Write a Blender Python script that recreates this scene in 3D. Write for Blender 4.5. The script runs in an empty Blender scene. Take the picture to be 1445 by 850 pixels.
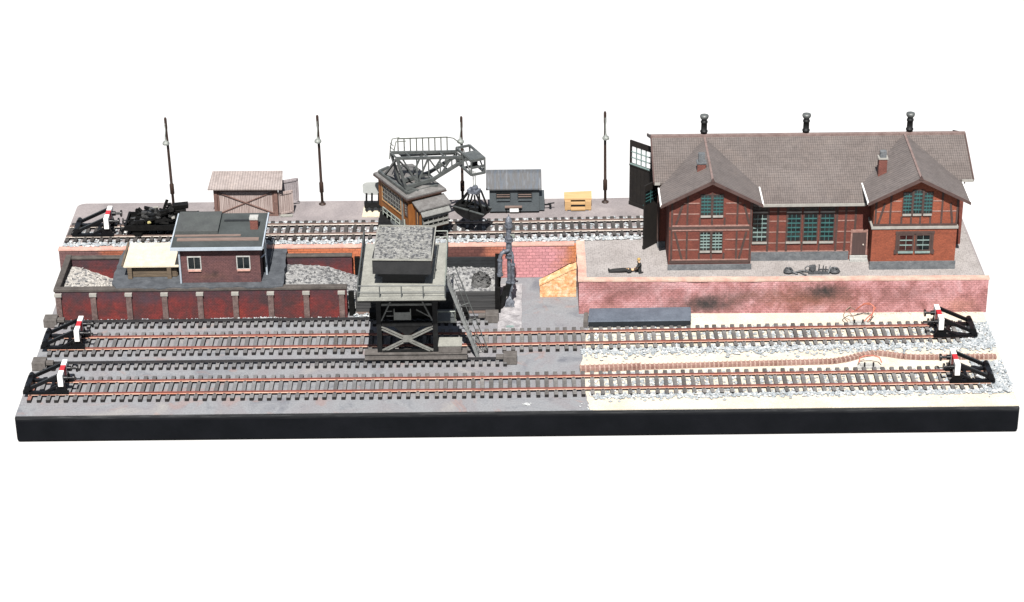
import bpy, math, random
import numpy as np
from mathutils import Vector, Matrix
random.seed(7)
S = 0.001                       # everything below is written in millimetres: a table-top diorama 650 mm wide
H = 25.8                        # height of the upper yard above the lower yard
sc = bpy.context.scene
COL = sc.collection
ORG = {}

# ------------------------------------------------------------------ mesh builder
class MB:
    def __init__(s): s.v = []; s.f = []; s.m = []; s.sm = []
    def add(s, vs, fs, m=0, smooth=False):
        b = len(s.v); s.v += [tuple(v) for v in vs]
        for f in fs: s.f.append(tuple(i + b for i in f)); s.m.append(m); s.sm.append(smooth)
        return s
    def box(s, x0, x1, y0, y1, z0, z1, m=0):
        v = [(x0,y0,z0),(x1,y0,z0),(x1,y1,z0),(x0,y1,z0),(x0,y0,z1),(x1,y0,z1),(x1,y1,z1),(x0,y1,z1)]
        return s.add(v, [(3,2,1,0),(4,5,6,7),(0,1,5,4),(1,2,6,5),(2,3,7,6),(3,0,4,7)], m)
    def obox(s, o, a, b, c, m=0):            # corner o and three edge vectors
        o, a, b, c = map(Vector, (o, a, b, c))
        v = [o, o+a, o+a+b, o+b, o+c, o+a+c, o+a+b+c, o+b+c]
        f = [(3,2,1,0),(4,5,6,7),(0,1,5,4),(1,2,6,5),(2,3,7,6),(3,0,4,7)]
        if a.cross(b).dot(c) < 0: f = [q[::-1] for q in f]
        return s.add(v, f, m)
    def bar(s, p, q, w, h=None, m=0, up=(0,0,1)):   # rectangular bar between two points
        h = h or w; p, q = Vector(p), Vector(q); d = q - p
        u = Vector(up)
        if abs(d.normalized().dot(u)) > .99: u = Vector((0,1,0))
        x = d.cross(u).normalized() * w; z = x.cross(d).normalized() * h
        return s.obox(p - x/2 - z/2, d, x, z, m)
    def cyl(s, p, q, r0, r1=None, n=12, m=0, caps=True, smooth=True):
        r1 = r0 if r1 is None else r1; p, q = Vector(p), Vector(q); d = (q-p).normalized()
        x = d.orthogonal().normalized(); y = d.cross(x); v = []
        for c, r in ((p, r0), (q, r1)):
            for i in range(n):
                a = 2*math.pi*i/n; v.append(c + x*math.cos(a)*r + y*math.sin(a)*r)
        s.add(v, [(i, (i+1) % n, n+(i+1) % n, n+i) for i in range(n)], m, smooth)
        if caps: s.add(v[:n], [tuple(range(n))[::-1]], m); s.add(v[n:], [tuple(range(n))], m)
        return s
    def tube(s, pts, r, n=8, m=0, rs=None):
        pts = [Vector(p) for p in pts]; v = []; k = len(pts); x = None
        for i, p in enumerate(pts):
            d = (pts[min(i+1, k-1)] - pts[max(i-1, 0)]).normalized()
            x = d.orthogonal().normalized() if x is None else (x - d*x.dot(d)).normalized()
            y = d.cross(x); rr = rs[i] if rs else r
            for j in range(n):
                a = 2*math.pi*j/n; v.append(p + x*math.cos(a)*rr + y*math.sin(a)*rr)
        f = [(i*n+j, i*n+(j+1) % n, (i+1)*n+(j+1) % n, (i+1)*n+j) for i in range(k-1) for j in range(n)]
        s.add(v, f, m, True); s.add(v[:n], [tuple(range(n))[::-1]], m); s.add(v[-n:], [tuple(range(n))], m)
        return s
    def lathe(s, c, prof, n=16, m=0):
        v = []; k = len(prof)
        for r, z in prof:
            for j in range(n):
                a = 2*math.pi*j/n; v.append((c[0]+r*math.cos(a), c[1]+r*math.sin(a), c[2]+z))
        f = [(i*n+j, i*n+(j+1) % n, (i+1)*n+(j+1) % n, (i+1)*n+j) for i in range(k-1) for j in range(n)]
        s.add(v, f, m, True); s.add(v[:n], [tuple(range(n))[::-1]], m); s.add(v[-n:], [tuple(range(n))], m)
        return s
    def slab(s, top, d, m=0):                # polygon 'top' extruded by vector d
        top = [Vector(p) for p in top]; d = Vector(d); n = len(top); nn = Vector((0,0,0))
        for i in range(n): nn += top[i].cross(top[(i+1) % n])
        if nn.dot(d) > 0: top = top[::-1]
        v = top + [p + d for p in top]
        f = [tuple(range(n)), tuple(range(n, 2*n))[::-1]] + [(i, n+i, n+(i+1) % n, (i+1) % n) for i in range(n)]
        return s.add(v, f, m)
    def build(s, name, mats, parent=None, org=None, bevel=0):
        if org is None: org = ORG.get(parent.name, (0,0,0)) if parent else (0,0,0)
        me = bpy.data.meshes.new(name); o = Vector(org)
        me.from_pydata([((x-o[0])*S, (y-o[1])*S, (z-o[2])*S) for x, y, z in s.v], [], s.f)
        for mt in (mats if isinstance(mats, (list, tuple)) else [mats]): me.materials.append(mt)
        me.polygons.foreach_set('material_index', s.m); me.polygons.foreach_set('use_smooth', s.sm); me.update()
        ob = bpy.data.objects.new(name, me); COL.objects.link(ob); ORG[ob.name] = tuple(org)
        if parent: ob.parent = parent
        else: ob.location = o * S
        if bevel:
            b = ob.modifiers.new('edge', 'BEVEL'); b.width = bevel*S; b.segments = 2; b.limit_method = 'ANGLE'
        return ob

def tag(o, label=None, cat=None, group=None, kind=None):
    for k, v in (('label', label), ('category', cat), ('group', group), ('kind', kind)):
        if v: o[k] = v
    return o
def thing(name, label, cat, loc, group=None, local=False):
    o = bpy.data.objects.new(name, None); o.empty_display_size = .005; COL.objects.link(o)
    o.location = Vector(loc)*S; ORG[o.name] = (0,0,0) if local else tuple(loc)
    return tag(o, label, cat, group)
def copy_tree(o, parent=None):
    c = o.copy(); COL.objects.link(c); ORG[c.name] = ORG.get(o.name, (0,0,0))
    if parent: c.parent = parent
    for ch in list(o.children): copy_tree(ch, c)
    return c

# ------------------------------------------------------------------ materials
# base colour scale of each material (default .66)
KM = {'sleeper_pink_top': 0.45, 'visor_grey': 0.62, 'brace_grey': 0.9, 'rail_foot_orange': 0.8, 'rail_bright': 0.95, 'hut_dark_grey': 0.3, 'dark_interior': 0.3, 'dark_clothes': 0.5, 'door_black_brown': 0.4, 'sleeper_dusty_top': 0.85, 'bin_charcoal': 0.5, 'sleeper_grey_paint': 0.66, 'bunker_rim': 0.5, 'fresh_coal': 0.45, 'bunker_boards': 0.4, 'trestle_grey': 0.6, 'step_concrete': 1.0, 'cream_felt': 0.8, 'off_white_trim': 0.44, 'ridge_tile': 0.6, 'pale_mortar_rail': 0.55, 'brown_timber': 0.62, 'slate_paint': 0.9, 'pilaster_brown': 0.95, 'grey_yard_paint': 0.93, 'lilac_asphalt': 0.9, 'cobble_paving': 0.82, 'cream_sand': 0.7, 'engine_shed_infill': 0.47, 'engine_shed_red_render': 0.47, 'main_roof_tiles': 0.41, 'wing_roof_tiles': 0.4,
      'retaining_brick_pink': 0.7, 'retaining_brick_mixed': .72, 'wing_wall_orange': 0.74, 'bunker_dark_red': 0.5, 'office_brick': 0.66, 'roof_felt_grey': .36, 'roof_felt_light': .4, 'streaky_zinc': 0.21,
      'board_black': 0.28, 'black_paint': 0.34, 'sooty_black': 0.28, 'dark_iron': 0.26, 'teal_paint': 0.36, 'pale_teal_paint': 0.42, 'slate_paint_dark': .5, 'dusty_coal': 0.6, 'hopper_coal': 0.6, 'pale_spoil': 0.62,
      'pale_grit': 0.62, 'grey_grit': 0.55, 'coping_cream': 0.62, 'coping_pale_pink': .75, 'white_paint': 0.9, 'white_sheet': 0.46, 'pad_grey_lilac': 1.0, 'sleeper_brown_black': 0.32, 'walkway_grey': 0.78, 'pale_orange_wood': 0.46,
      'shed_corrugated': 0.72, 'shed_boards': 0.85, 'ash_slab': 0.48, 'cab_brown': 0.85, 'crane_roof_grey': 0.66, 'cabin_roof_grey': 0.68, 'blue_grey_iron': 0.9, 'milky_window': 1.0, 'milky_board': 0.6, 'hut_blue_grey': .6}
class NT:
    def __init__(s, name, off=(0,0,0)):
        s.mat = bpy.data.materials.new(name); s.mat.use_nodes = True; s.t = s.mat.node_tree
        s.n = s.t.nodes; s.p = s.n['Principled BSDF']
        tc = s.n.new('ShaderNodeTexCoord'); mp = s.n.new('ShaderNodeMapping')
        mp.inputs['Scale'].default_value = (1000,)*3; mp.inputs['Location'].default_value = off
        s.link(tc.outputs['Object'], mp.inputs['Vector']); s.co = mp.outputs['Vector']
    def link(s, a, b): s.t.links.new(a, b)
    def noise(s, size, detail=4, rough=.6, co=None, dist=0):
        n = s.n.new('ShaderNodeTexNoise'); n.inputs['Scale'].default_value = 1/size
        n.inputs['Detail'].default_value = detail; n.inputs['Roughness'].default_value = rough; n.inputs['Distortion'].default_value = dist
        s.link(co or s.co, n.inputs['Vector']); return n.outputs['Fac']
    def ramp(s, fac, stops, ease=False):
        r = s.n.new('ShaderNodeValToRGB'); e = r.color_ramp.elements
        if ease: r.color_ramp.interpolation = 'EASE'
        while len(e) < len(stops): e.new(.5)
        for el, (p, c) in zip(e, stops): el.position = p; el.color = (*c, 1) if len(c) == 3 else c
        s.link(fac, r.inputs['Fac']); return r.outputs['Color']
    def mix(s, fac, a, b, mode='MIX'):
        m = s.n.new('ShaderNodeMix'); m.data_type = 'RGBA'; m.blend_type = mode
        for k, v in ((0, fac), (6, a), (7, b)):
            if hasattr(v, 'links'): s.link(v, m.inputs[k])
            else: m.inputs[k].default_value = v if k == 0 else (*v, 1)
        return m.outputs[2]
    def math(s, op, a, b=None, clamp=False):
        m = s.n.new('ShaderNodeMath'); m.operation = op; m.use_clamp = clamp
        for i, v in enumerate((a, b)):
            if v is None: continue
            if hasattr(v, 'links'): s.link(v, m.inputs[i])
            else: m.inputs[i].default_value = v
        return m.outputs[0]
    def sep(s):
        x = s.n.new('ShaderNodeSeparateXYZ'); s.link(s.co, x.inputs[0]); return x.outputs
    def comb(s, x, y, z=0):
        c = s.n.new('ShaderNodeCombineXYZ')
        for i, v in enumerate((x, y, z)):
            if hasattr(v, 'links'): s.link(v, c.inputs[i])
            else: c.inputs[i].default_value = v
        return c.outputs[0]
    def bump(s, h, dist, strength=1.0, prev=None):
        b = s.n.new('ShaderNodeBump'); b.inputs['Distance'].default_value = dist*S; b.inputs['Strength'].default_value = strength
        s.link(h, b.inputs['Height'])
        if prev: s.link(prev, b.inputs['Normal'])
        return b.outputs['Normal']
    def done(s, col, rough=.8, normal=None, metal=0, spec=.25):
        k = KM.get(s.mat.name, .66)*.5
        if hasattr(col, 'links'): col = s.mix(1, col, (k,)*3 if not isinstance(k, tuple) else k, 'MULTIPLY')
        else: col = tuple(c*k for c in col)
        if hasattr(col, 'links'): s.link(col, s.p.inputs['Base Color'])
        else: s.p.inputs['Base Color'].default_value = (*col, 1)
        s.p.inputs['Roughness'].default_value = rough; s.p.inputs['Metallic'].default_value = metal
        s.p.inputs['Specular IOR Level'].default_value = spec
        if normal: s.link(normal, s.p.inputs['Normal'])
        return s.mat

def plain(name, c1, c2=None, size=8, rough=.75, bump=.15, bsize=.8, metal=0, spec=.2, fine=.25, rnd=False):
    """two tones of the same paint, blotchy, with a finer grain"""
    t = NT(name); c2 = c2 or tuple(x*.72 for x in c1)
    a = t.ramp(t.noise(size, 5), [(.33, c2), (.67, c1)])
    g = t.ramp(t.noise(.9, 3, .7), [(.3, (1-fine,)*3), (.7, (1+fine*.5,)*3)])
    c = t.mix(1, a, g, 'MULTIPLY')
    if rnd: oi = t.n.new('ShaderNodeObjectInfo'); c = t.mix(1, c, t.ramp(oi.outputs['Random'], [(0, (.6,.58,.56)), (.5, (1,)*3), (1, (1.3,1.28,1.25))]), 'MULTIPLY')
    return t.done(c, rough, t.bump(t.noise(bsize, 4), bump), metal, spec)

def streaked(name, c1, c2, sx, sy, sz, rough=.8, bump=.2):
    """paint or wood with streaks along one axis"""
    t = NT(name); mp = t.n.new('ShaderNodeMapping'); mp.inputs['Scale'].default_value = (1/sx, 1/sy, 1/sz)
    t.link(t.co, mp.inputs[0]); n = t.noise(1, 5, .65, mp.outputs[0])
    return t.done(t.ramp(n, [(.32, c2), (.68, c1)]), rough, t.bump(n, bump))

def bricks(t, w, h, mortar, c_noise):
    x, y, z = t.sep(); uv = t.comb(t.math('ADD', x, y), z)
    b = t.n.new('ShaderNodeTexBrick'); b.inputs['Scale'].default_value = 1
    b.inputs['Brick Width'].default_value = w; b.inputs['Row Height'].default_value = h; b.inputs['Mortar Size'].default_value = mortar
    b.inputs['Mortar Smooth'].default_value = .3; b.inputs['Bias'].default_value = 0
    b.inputs['Color1'].default_value = (.86,)*3+(1,); b.inputs['Color2'].default_value = (1.07,)*3+(1,); b.inputs['Mortar'].default_value = (.55,)*3+(1,)
    t.link(uv, b.inputs['Vector']); return b

def brick_mat(name, stops_noise, w=4.6, h=2.3, mortar=.22, size=14, off=(0,0,0), stains=(), xramp=None, mort=(.55,)*3, rough=.85, bump=.35, mixb=1):
    t = NT(name, off); b = bricks(t, w, h, mortar, None); b.inputs['Mortar'].default_value = (*mort, 1)
    n = t.noise(size, 6, .65, dist=.6); c = t.ramp(n, stops_noise)
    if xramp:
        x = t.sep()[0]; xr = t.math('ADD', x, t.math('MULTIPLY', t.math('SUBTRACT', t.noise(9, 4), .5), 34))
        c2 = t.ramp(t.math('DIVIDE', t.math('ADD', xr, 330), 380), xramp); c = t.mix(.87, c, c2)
    for (sx, sz, rx, rz, colr, k) in stains:
        x, y, z = t.sep()
        dx = t.math('DIVIDE', t.math('SUBTRACT', x, sx), rx); dz = t.math('DIVIDE', t.math('SUBTRACT', z, sz), rz)
        d = t.math('SQRT', t.math('ADD', t.math('MULTIPLY', dx, dx), t.math('MULTIPLY', dz, dz)))
        d = t.math('ADD', d, t.math('MULTIPLY', t.math('SUBTRACT', t.noise(5, 5, .7), .5), 1.3))
        c = t.mix(t.math('MULTIPLY', t.math('SUBTRACT', 1.0, d, True), k), c, colr)
    c = t.mix(mixb, c, b.outputs['Color'], 'MULTIPLY')
    c = t.mix(1, c, t.ramp(t.noise(1.1, 4, .7), [(.3, (.72,)*3), (.7, (1.2,)*3)]), 'MULTIPLY')
    nm = t.bump(b.outputs['Fac'], -bump); nm = t.bump(t.noise(.7, 4), .2, 1, nm)
    return t.done(c, rough, nm)

M = {}
M['black'] = plain('black_paint', (.016,.017,.02), (.009,.009,.011), 6, .35, .05, 1.2, spec=.14)
t = NT('board_black'); mp = t.n.new('ShaderNodeMapping'); mp.inputs['Scale'].default_value = (1/26, 1/3, 1/1.6); t.link(t.co, mp.inputs[0])
a = t.ramp(t.noise(20, 5), [(.33, (.007,.009,.013)), (.67, (.014,.016,.022))]); st_n = t.noise(1, 6, .7, mp.outputs[0])
zz = t.math('MULTIPLY', t.math('SUBTRACT', t.sep()[2], 15.5), .3, True)                 # worn along the top arris only
a = t.mix(t.math('MULTIPLY', t.ramp(st_n, [(.5, (.25,)*3), (.66, (1,)*3)]), zz), a, (.16,.165,.17))
a = t.mix(t.math('MULTIPLY', t.ramp(st_n, [(.63, (0,)*3), (.72, (1,)*3)]), .5), a, (.05,.052,.056))
M['frame_black'] = t.done(a, .6, t.bump(t.noise(2.5, 4), .12), 0, .05)
M['iron'] = plain('dark_iron', (.04,.042,.043), (.014,.014,.015), 3, .5, .12, .7, spec=.15)
M['soot'] = plain('sooty_black', (.022,.021,.02), (.008,.008,.008), 3, .6, .2, .6, spec=.08)
M['grey_steel'] = plain('grey_steel', (.115,.125,.12), (.06,.067,.066), 4, .5, .12, .7, spec=.4)
M['brace'] = plain('brace_grey', (.2,.2,.185), (.12,.12,.11), 4, .5, .1, .7)
M['pale_metal'] = plain('pale_metal', (.4,.43,.38), (.25,.28,.25), 4, .45, .1, .7)
M['blue_iron'] = plain('blue_grey_iron', (.15,.165,.195), (.04,.046,.06), 2.0, .5, .3, .9, spec=.3)  # pale blotches put the column's highlights into the colour
M['walkway'] = plain('walkway_grey', (.33,.33,.295), (.25,.25,.225), 7, .7, .1, 1)
M['white'] = plain('white_paint', (.8,.8,.78), (.72,.71,.69), 6, .55, .05, 1, fine=.06)
M['red'] = plain('signal_red', (.62,.04,.05), (.5,.03,.04), 4, .5, .05, 1, fine=.08)
M['offwhite'] = plain('off_white_trim', (.62,.6,.55), (.48,.46,.42), 4, .6, .08, .8, fine=.12)
M['teal'] = plain('teal_paint', (.10,.30,.29), (.06,.2,.2), 4, .5, .06, .8)
M['pale_teal'] = plain('pale_teal_paint', (.46,.6,.56), (.3,.45,.43), 4, .5, .06, .8)
M['timber'] = plain('brown_timber', (.105,.062,.053), (.065,.04,.034), 4, .75, .12, .6)
M['rail_light'] = plain('pale_mortar_rail', (.5,.3,.25), (.33,.17,.14), 2.4, .8, .1, .5)
M['door_brown'] = streaked('door_brown', (.085,.05,.045), (.06,.035,.032), .8, .8, 12)
M['rust'] = plain('rail_rust', (.27,.07,.05), (.15,.05,.04), 12, .55, .08, .8, spec=.4, fine=.15)
M['rail_foot'] = plain('rail_foot_orange', (.66,.44,.34), (.5,.22,.15), 14, .6, .08, .8, fine=.2)
M['rail_old'] = plain('rail_old_brown', (.25,.16,.13), (.13,.085,.07), 10, .5, .08, .8, spec=.4)
M['rail_bright'] = plain('rail_bright', (.62,.56,.5), (.42,.36,.31), 12, .4, .06, .8, spec=.5, fine=.15)
M['rail_black'] = plain('rail_black', (.045,.042,.045), (.02,.02,.022), 9, .5, .08, .8, spec=.4)
M['sleeper'] = plain('sleeper_brown_black', (.035,.028,.028), (.018,.015,.016), 3, .8, .2, .6)
M['dust'] = plain('sleeper_dusty_top', (.17,.165,.16), (.085,.08,.078), 5, .9, .2, .6, rnd=True)
M['dust_light'] = plain('sleeper_grey_paint', (.215,.215,.22), (.15,.15,.155), 6, .9, .15, .6, rnd=True)
M['dust_dark'] = plain('sleeper_dark_top', (.075,.07,.068), (.04,.037,.036), 4, .9, .15, .6, rnd=True)
M['dust_pink'] = plain('sleeper_pink_top', (.5,.2,.15), (.3,.15,.12), 7, .9, .2, .6)
M['cream_roof'] = plain('cream_felt', (.66,.58,.45), (.56,.48,.36), 5, .9, .2, .7, fine=.12)
M['weathered_wood'] = streaked('weathered_wood', (.17,.125,.08), (.08,.06,.042), 9, 9, .9)
M['bunk_wood'] = streaked('pale_orange_wood', (.85,.55,.27), (.7,.42,.18), 10, .9, .9)
M['skin'] = plain('skin_paint', (.72,.48,.28), (.62,.4,.23), 1, .6, .03, .4, fine=.05)
M['hair'] = plain('blond_hair', (.55,.38,.13), (.4,.26,.08), .6, .7, .1, .3)
M['clothes'] = plain('dark_clothes', (.035,.036,.037), (.02,.02,.021), 1.5, .85, .1, .5)
M['shoes'] = plain('black_leather', (.008,.008,.008), (.006,.006,.006), 1, .5, .03, .5)
M['lamp_brown'] = plain('lamp_brown', (.05,.023,.014), (.02,.011,.008), 3, .6, .1, .6)
M['lamp_shade'] = plain('lamp_shade_grey', (.34,.36,.33), (.16,.18,.17), 1.5, .5, .1, .6)
M['stone_grey'] = plain('plinth_stone', (.19,.2,.21), (.11,.12,.13), 3.5, .85, .35, 1.2)
M['step'] = plain('step_concrete', (.36,.36,.34), (.27,.27,.26), 3, .85, .1, .7)
M['dark_inside'] = plain('dark_interior', (.012,.012,.013), (.008,.008,.008), 6, .9)
M['brown_shed'] = streaked('shed_boards', (.46,.385,.36), (.18,.125,.112), .6, .6, 18)
M['shed_frame'] = plain('shed_frame_brown', (.25,.145,.12), (.16,.09,.075), 4, .8, .15, .6)
M['crane_brown'] = streaked('cab_brown', (.26,.095,.02), (.15,.05,.011), 1.6, 1.6, 12, .6, .1)
M['crane_gold'] = plain('cab_gold_trim', (.6,.36,.18), (.45,.25,.11), 2, .6, .08, .6)
M['hut_grey'] = plain('hut_blue_grey', (.115,.135,.145), (.085,.1,.11), 9, .6, .1, .8)
M['hut_dark'] = plain('hut_dark_grey', (.05,.058,.066), (.03,.035,.04), 6, .7, .1, .8)
M['felt'] = plain('roof_felt_grey', (.125,.145,.145), (.085,.1,.1), 12, .85, .12, .8)
M['felt_light'] = plain('roof_felt_light', (.14,.155,.15), (.11,.12,.12), 8, .85, .12, .8)
M['gutter_blue'] = plain('gutter_pale_blue', (.5,.56,.62), (.38,.44,.5), 8, .5, .06, .8, fine=.1)
M['plank'] = streaked('brown_plank', (.26,.19,.16), (.15,.1,.085), 9, .8, .8)
M['pipe_brown'] = plain('ribbed_hose_brown', (.40,.24,.2), (.23,.115,.09), 6, .7, .15, .6)
M['pipe_light'] = plain('hose_pale_rib', (.56,.4,.34), (.4,.26,.2), 5, .75, .15, .6)  # paler tone for the raised ribs
M['wire'] = plain('red_wire', (.62,.2,.13), (.42,.12,.08), 3, .5, .03, .5)
M['wire_dull'] = plain('dull_brown_wire', (.36,.25,.19), (.22,.14,.1), 3, .6, .03, .5)
M['trough'] = plain('slate_paint', (.105,.125,.155), (.07,.085,.108), 10, .55, .1, .9)
M['trough_side'] = plain('slate_paint_dark', (.03,.037,.045), (.02,.025,.03), 10, .55, .1, .9)
M['block'] = plain('block_warm_grey', (.17,.155,.145), (.1,.09,.082), 5, .8, .15, .7)
M['slab_grey'] = plain('ash_slab', (.155,.17,.19), (.08,.09,.105), 7, .85, .35, 1.5)
M['board_grey'] = streaked('bunker_boards', (.105,.105,.105), (.045,.046,.05), 30, 30, .9, .85, .4)
M['rim'] = plain('bunker_rim', (.16,.14,.125), (.085,.072,.065), 6, .8, .2, .8)
M['pilaster'] = plain('pilaster_brown', (.15,.105,.095), (.07,.045,.042), 4, .85, .3, .8)
M['grit'] = plain('grey_grit', (.56,.6,.62), (.34,.38,.41), 4, .9, .2, .6)
M['grit_white'] = plain('pale_grit', (.74,.75,.74), (.5,.53,.54), 3, .9, .2, .6)
M['coping_pink'] = plain('coping_pale_pink', (.66,.42,.34), (.5,.26,.22), 9, .85, .15, .8)
M['coping_cream'] = plain('coping_cream', (.74,.56,.45), (.62,.34,.28), 9, .85, .15, .8)
M['scrap'] = plain('scrap_grey', (.085,.092,.098), (.04,.043,.048), 2, .55, .15, .5, spec=.4)
M['yellow'] = plain('dull_yellow', (.6,.55,.25), (.5,.42,.18), 2, .6, .05, .5)

def glass_mat(name, c, rough=.08):
    t = NT(name); n = t.noise(6, 3)
    return t.done(t.ramp(n, [(.3, tuple(x*.5 for x in c)), (.7, c)]), rough, None, 0, .5)
M['glass'] = glass_mat('dark_window', (.014,.02,.022))
M['glass_red'] = glass_mat('reddish_window', (.06,.02,.02))
M['glass_pale'] = glass_mat('milky_window', (.78,.8,.76), .3)

t = NT('clear_pane'); t.done((.8,.85,.85), .1, None, 0, .5); t.p.inputs['Alpha'].default_value = .12; M['clear'] = t.mat
# grey painted yard: blotchy, bluish and pinkish patches, a few dark spots and cracks
t = NT('grey_yard_paint')
a = t.ramp(t.noise(38, 6, .6, dist=.8), [(.30, (.11,.115,.132)), (.46, (.19,.195,.205)), (.58, (.175,.17,.18)), (.72, (.235,.225,.215))])
b = t.ramp(t.noise(11, 5, .7, dist=.4), [(.28, (.6,.62,.66)), (.42, (1,)*3), (.62, (1,)*3), (.75, (1.25,1.22,1.2))])
a = t.mix(.85, a, b, 'MULTIPLY')
a = t.mix(t.math('MULTIPLY', t.ramp(t.noise(24, 3, .5, dist=1.5), [(.62, (0,)*3), (.7, (1,)*3)]), .35), a, (.25,.14,.115))
a = t.mix(1, a, t.ramp(t.noise(1.2, 4, .75), [(.25, (.72,)*3), (.7, (1.18,)*3)]), 'MULTIPLY')
M['yard'] = t.done(a, .8, t.bump(t.noise(2.2, 6, .7), .25), 0, .3)
# cream sand paper
t = NT('cream_sand')
a = t.ramp(t.noise(26, 6, .65), [(.3, (.62,.55,.45)), (.55, (.72,.665,.56)), (.75, (.78,.74,.66))])
a = t.mix(1, a, t.ramp(t.noise(1.0, 4, .8), [(.28, (.78,.75,.7)), (.65, (1.08,)*3)]), 'MULTIPLY')
M['sand'] = t.done(a, .95, t.bump(t.noise(.9, 4, .8), .3), 0, .1)
# upper asphalt
t = NT('lilac_asphalt')
a = t.ramp(t.noise(30, 6, .65, dist=.5), [(.3, (.165,.148,.150)), (.55, (.225,.2,.2)), (.72, (.28,.25,.245))])
a = t.mix(1, a, t.ramp(t.noise(1.3, 5, .75), [(.25, (.75,)*3), (.7, (1.15,)*3)]), 'MULTIPLY')
M['asphalt'] = t.done(a, .9, t.bump(t.noise(1.4, 5, .7), .25), 0, .2)
# cobbles: small stones laid in fans
t = NT('cobble_paving')
v = t.n.new('ShaderNodeTexVoronoi'); v.feature = 'F1'; v.inputs['Scale'].default_value = 1/1.5; v.inputs['Randomness'].default_value = .55
t.link(t.co, v.inputs['Vector'])
a = t.ramp(t.noise(22, 6, .6), [(.3, (.235,.215,.205)), (.7, (.34,.315,.305))])
a = t.mix(1, a, t.ramp(v.outputs['Distance'], [(.35, (1.08,)*3), (.75, (.76,)*3)]), 'MULTIPLY')
a = t.mix(.5, a, t.ramp(t.noise(2.5, 3), [(.3, (.8,)*3), (.7, (1.2,)*3)]), 'MULTIPLY')
M['cobbles'] = t.done(a, .9, t.bump(v.outputs['Distance'], -.35), 0, .2)

# roof tiles: ribs down the slope (along y), courses across
def tile_mat(name, axis, c1, c2, pitch, course, off=(0,0,0), groove=.62, seam=0):
    t = NT(name, off); x, y, z = t.sep(); u, w = (x, y) if axis == 'x' else (y, x)
    fu = t.math('PINGPONG', t.math('DIVIDE', u, pitch), .5)
    fw = t.math('FRACT', t.math('DIVIDE', w, course))
    a = t.ramp(t.noise(24, 6, .65), [(.3, c2), (.7, c1)])
    a = t.mix(1, a, t.ramp(t.noise(2.2, 4, .7), [(.3, (.78,)*3), (.7, (1.16,)*3)]), 'MULTIPLY')
    a = t.mix(.8, a, t.ramp(t.noise(13, 5, .7, dist=1.2), [(.3, (.76,.75,.74)), (.5, (1,)*3), (.72, (1.15,1.12,1.08))]), 'MULTIPLY')
    a = t.mix(1, a, t.ramp(fu, [(.06, (groove,)*3), (.26, (1.04,)*3)]), 'MULTIPLY')
    if course < 50: a = t.mix(1, a, t.ramp(fw, [(.04, (groove+.1,)*3), (.2, (1.0,)*3)]), 'MULTIPLY')
    n = t.bump(fu, .5)
    if course < 50: n = t.bump(fw, .4, 1, n)
    return t.done(a, .8, n, 0, .25)
M['tiles'] = tile_mat('main_roof_tiles', 'x', (.285,.242,.226), (.225,.184,.168), 1.5, 2.3, groove=.66)
M['tiles_wing'] = tile_mat('wing_roof_tiles', 'y', (.285,.246,.234), (.225,.19,.178), 3.0, 99, groove=.8)
M['ridge'] = plain('ridge_tile', (.32,.235,.215), (.22,.15,.135), 5, .8, .15, .8)
M['barge'] = plain('barge_board', (.115,.068,.06), (.075,.043,.038), 6, .75, .1, .8)
M['corrugated'] = tile_mat('shed_corrugated', 'x', (.40,.345,.325), (.31,.26,.242), 1.9, 99, groove=.72)
t = NT('streaky_zinc'); mp = t.n.new('ShaderNodeMapping'); mp.inputs['Scale'].default_value = (1/2.2, 1/30, 1/30); t.link(t.co, mp.inputs[0])
nz = t.noise(1, 5, .7, mp.outputs[0])
M['zinc'] = t.done(t.ramp(nz, [(.3, (.12,.15,.2)), (.42, (.36,.41,.48)), (.52, (.30,.29,.28)), (.62, (.5,.55,.62)), (.72, (.34,.3,.27))]), .55, t.bump(nz, .15), 0, .4)

# brick and half-timber infill
M['pink_brick'] = brick_mat('retaining_brick_pink', [(.32, (.27,.11,.10)), (.45, (.44,.19,.185)), (.56, (.60,.30,.305)), (.68, (.68,.40,.41)), (.8, (.55,.25,.19))],
    stains=[(156, 14, 46, 9, (.2,.11,.1), .8), (131, 7, 40, 10, (.14,.085,.07), .9), (203, 12, 48, 13, (.26,.1,.06), .95), (212, 16, 30, 9, (.12,.07,.06), .8), (134, 8, 17, 7.5, (.03,.027,.027), 1.0), (213, 17.5, 16, 6.5, (.03,.026,.024), 1.0),
            (270, 15, 38, 9, (.25,.12,.11), .55), (80, 19, 42, 8, (.2,.1,.09), .6), (64, 5, 22, 5, (.62,.3,.28), .6), (305, 6, 20, 8, (.6,.28,.22), .7)], w=3.1, h=1.45, mort=(.8,.78,.78), bump=.2, mixb=.7)
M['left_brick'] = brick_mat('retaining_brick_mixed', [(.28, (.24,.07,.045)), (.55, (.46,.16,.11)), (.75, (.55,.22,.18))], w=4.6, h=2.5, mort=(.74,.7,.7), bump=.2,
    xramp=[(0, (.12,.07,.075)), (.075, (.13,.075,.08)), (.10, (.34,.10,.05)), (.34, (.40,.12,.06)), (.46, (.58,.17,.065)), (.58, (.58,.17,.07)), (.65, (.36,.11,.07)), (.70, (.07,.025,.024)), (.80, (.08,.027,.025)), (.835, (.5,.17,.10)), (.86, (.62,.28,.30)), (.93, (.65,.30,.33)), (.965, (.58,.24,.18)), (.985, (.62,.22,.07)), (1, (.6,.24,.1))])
M['orange_brick'] = brick_mat('wing_wall_orange', [(.28, (.66,.24,.10)), (.43, (.76,.38,.17)), (.55, (.82,.52,.29)), (.7, (.86,.7,.54))], w=4.5, h=2.6, mort=(.95,.92,.9), size=4, bump=.12)
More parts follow.
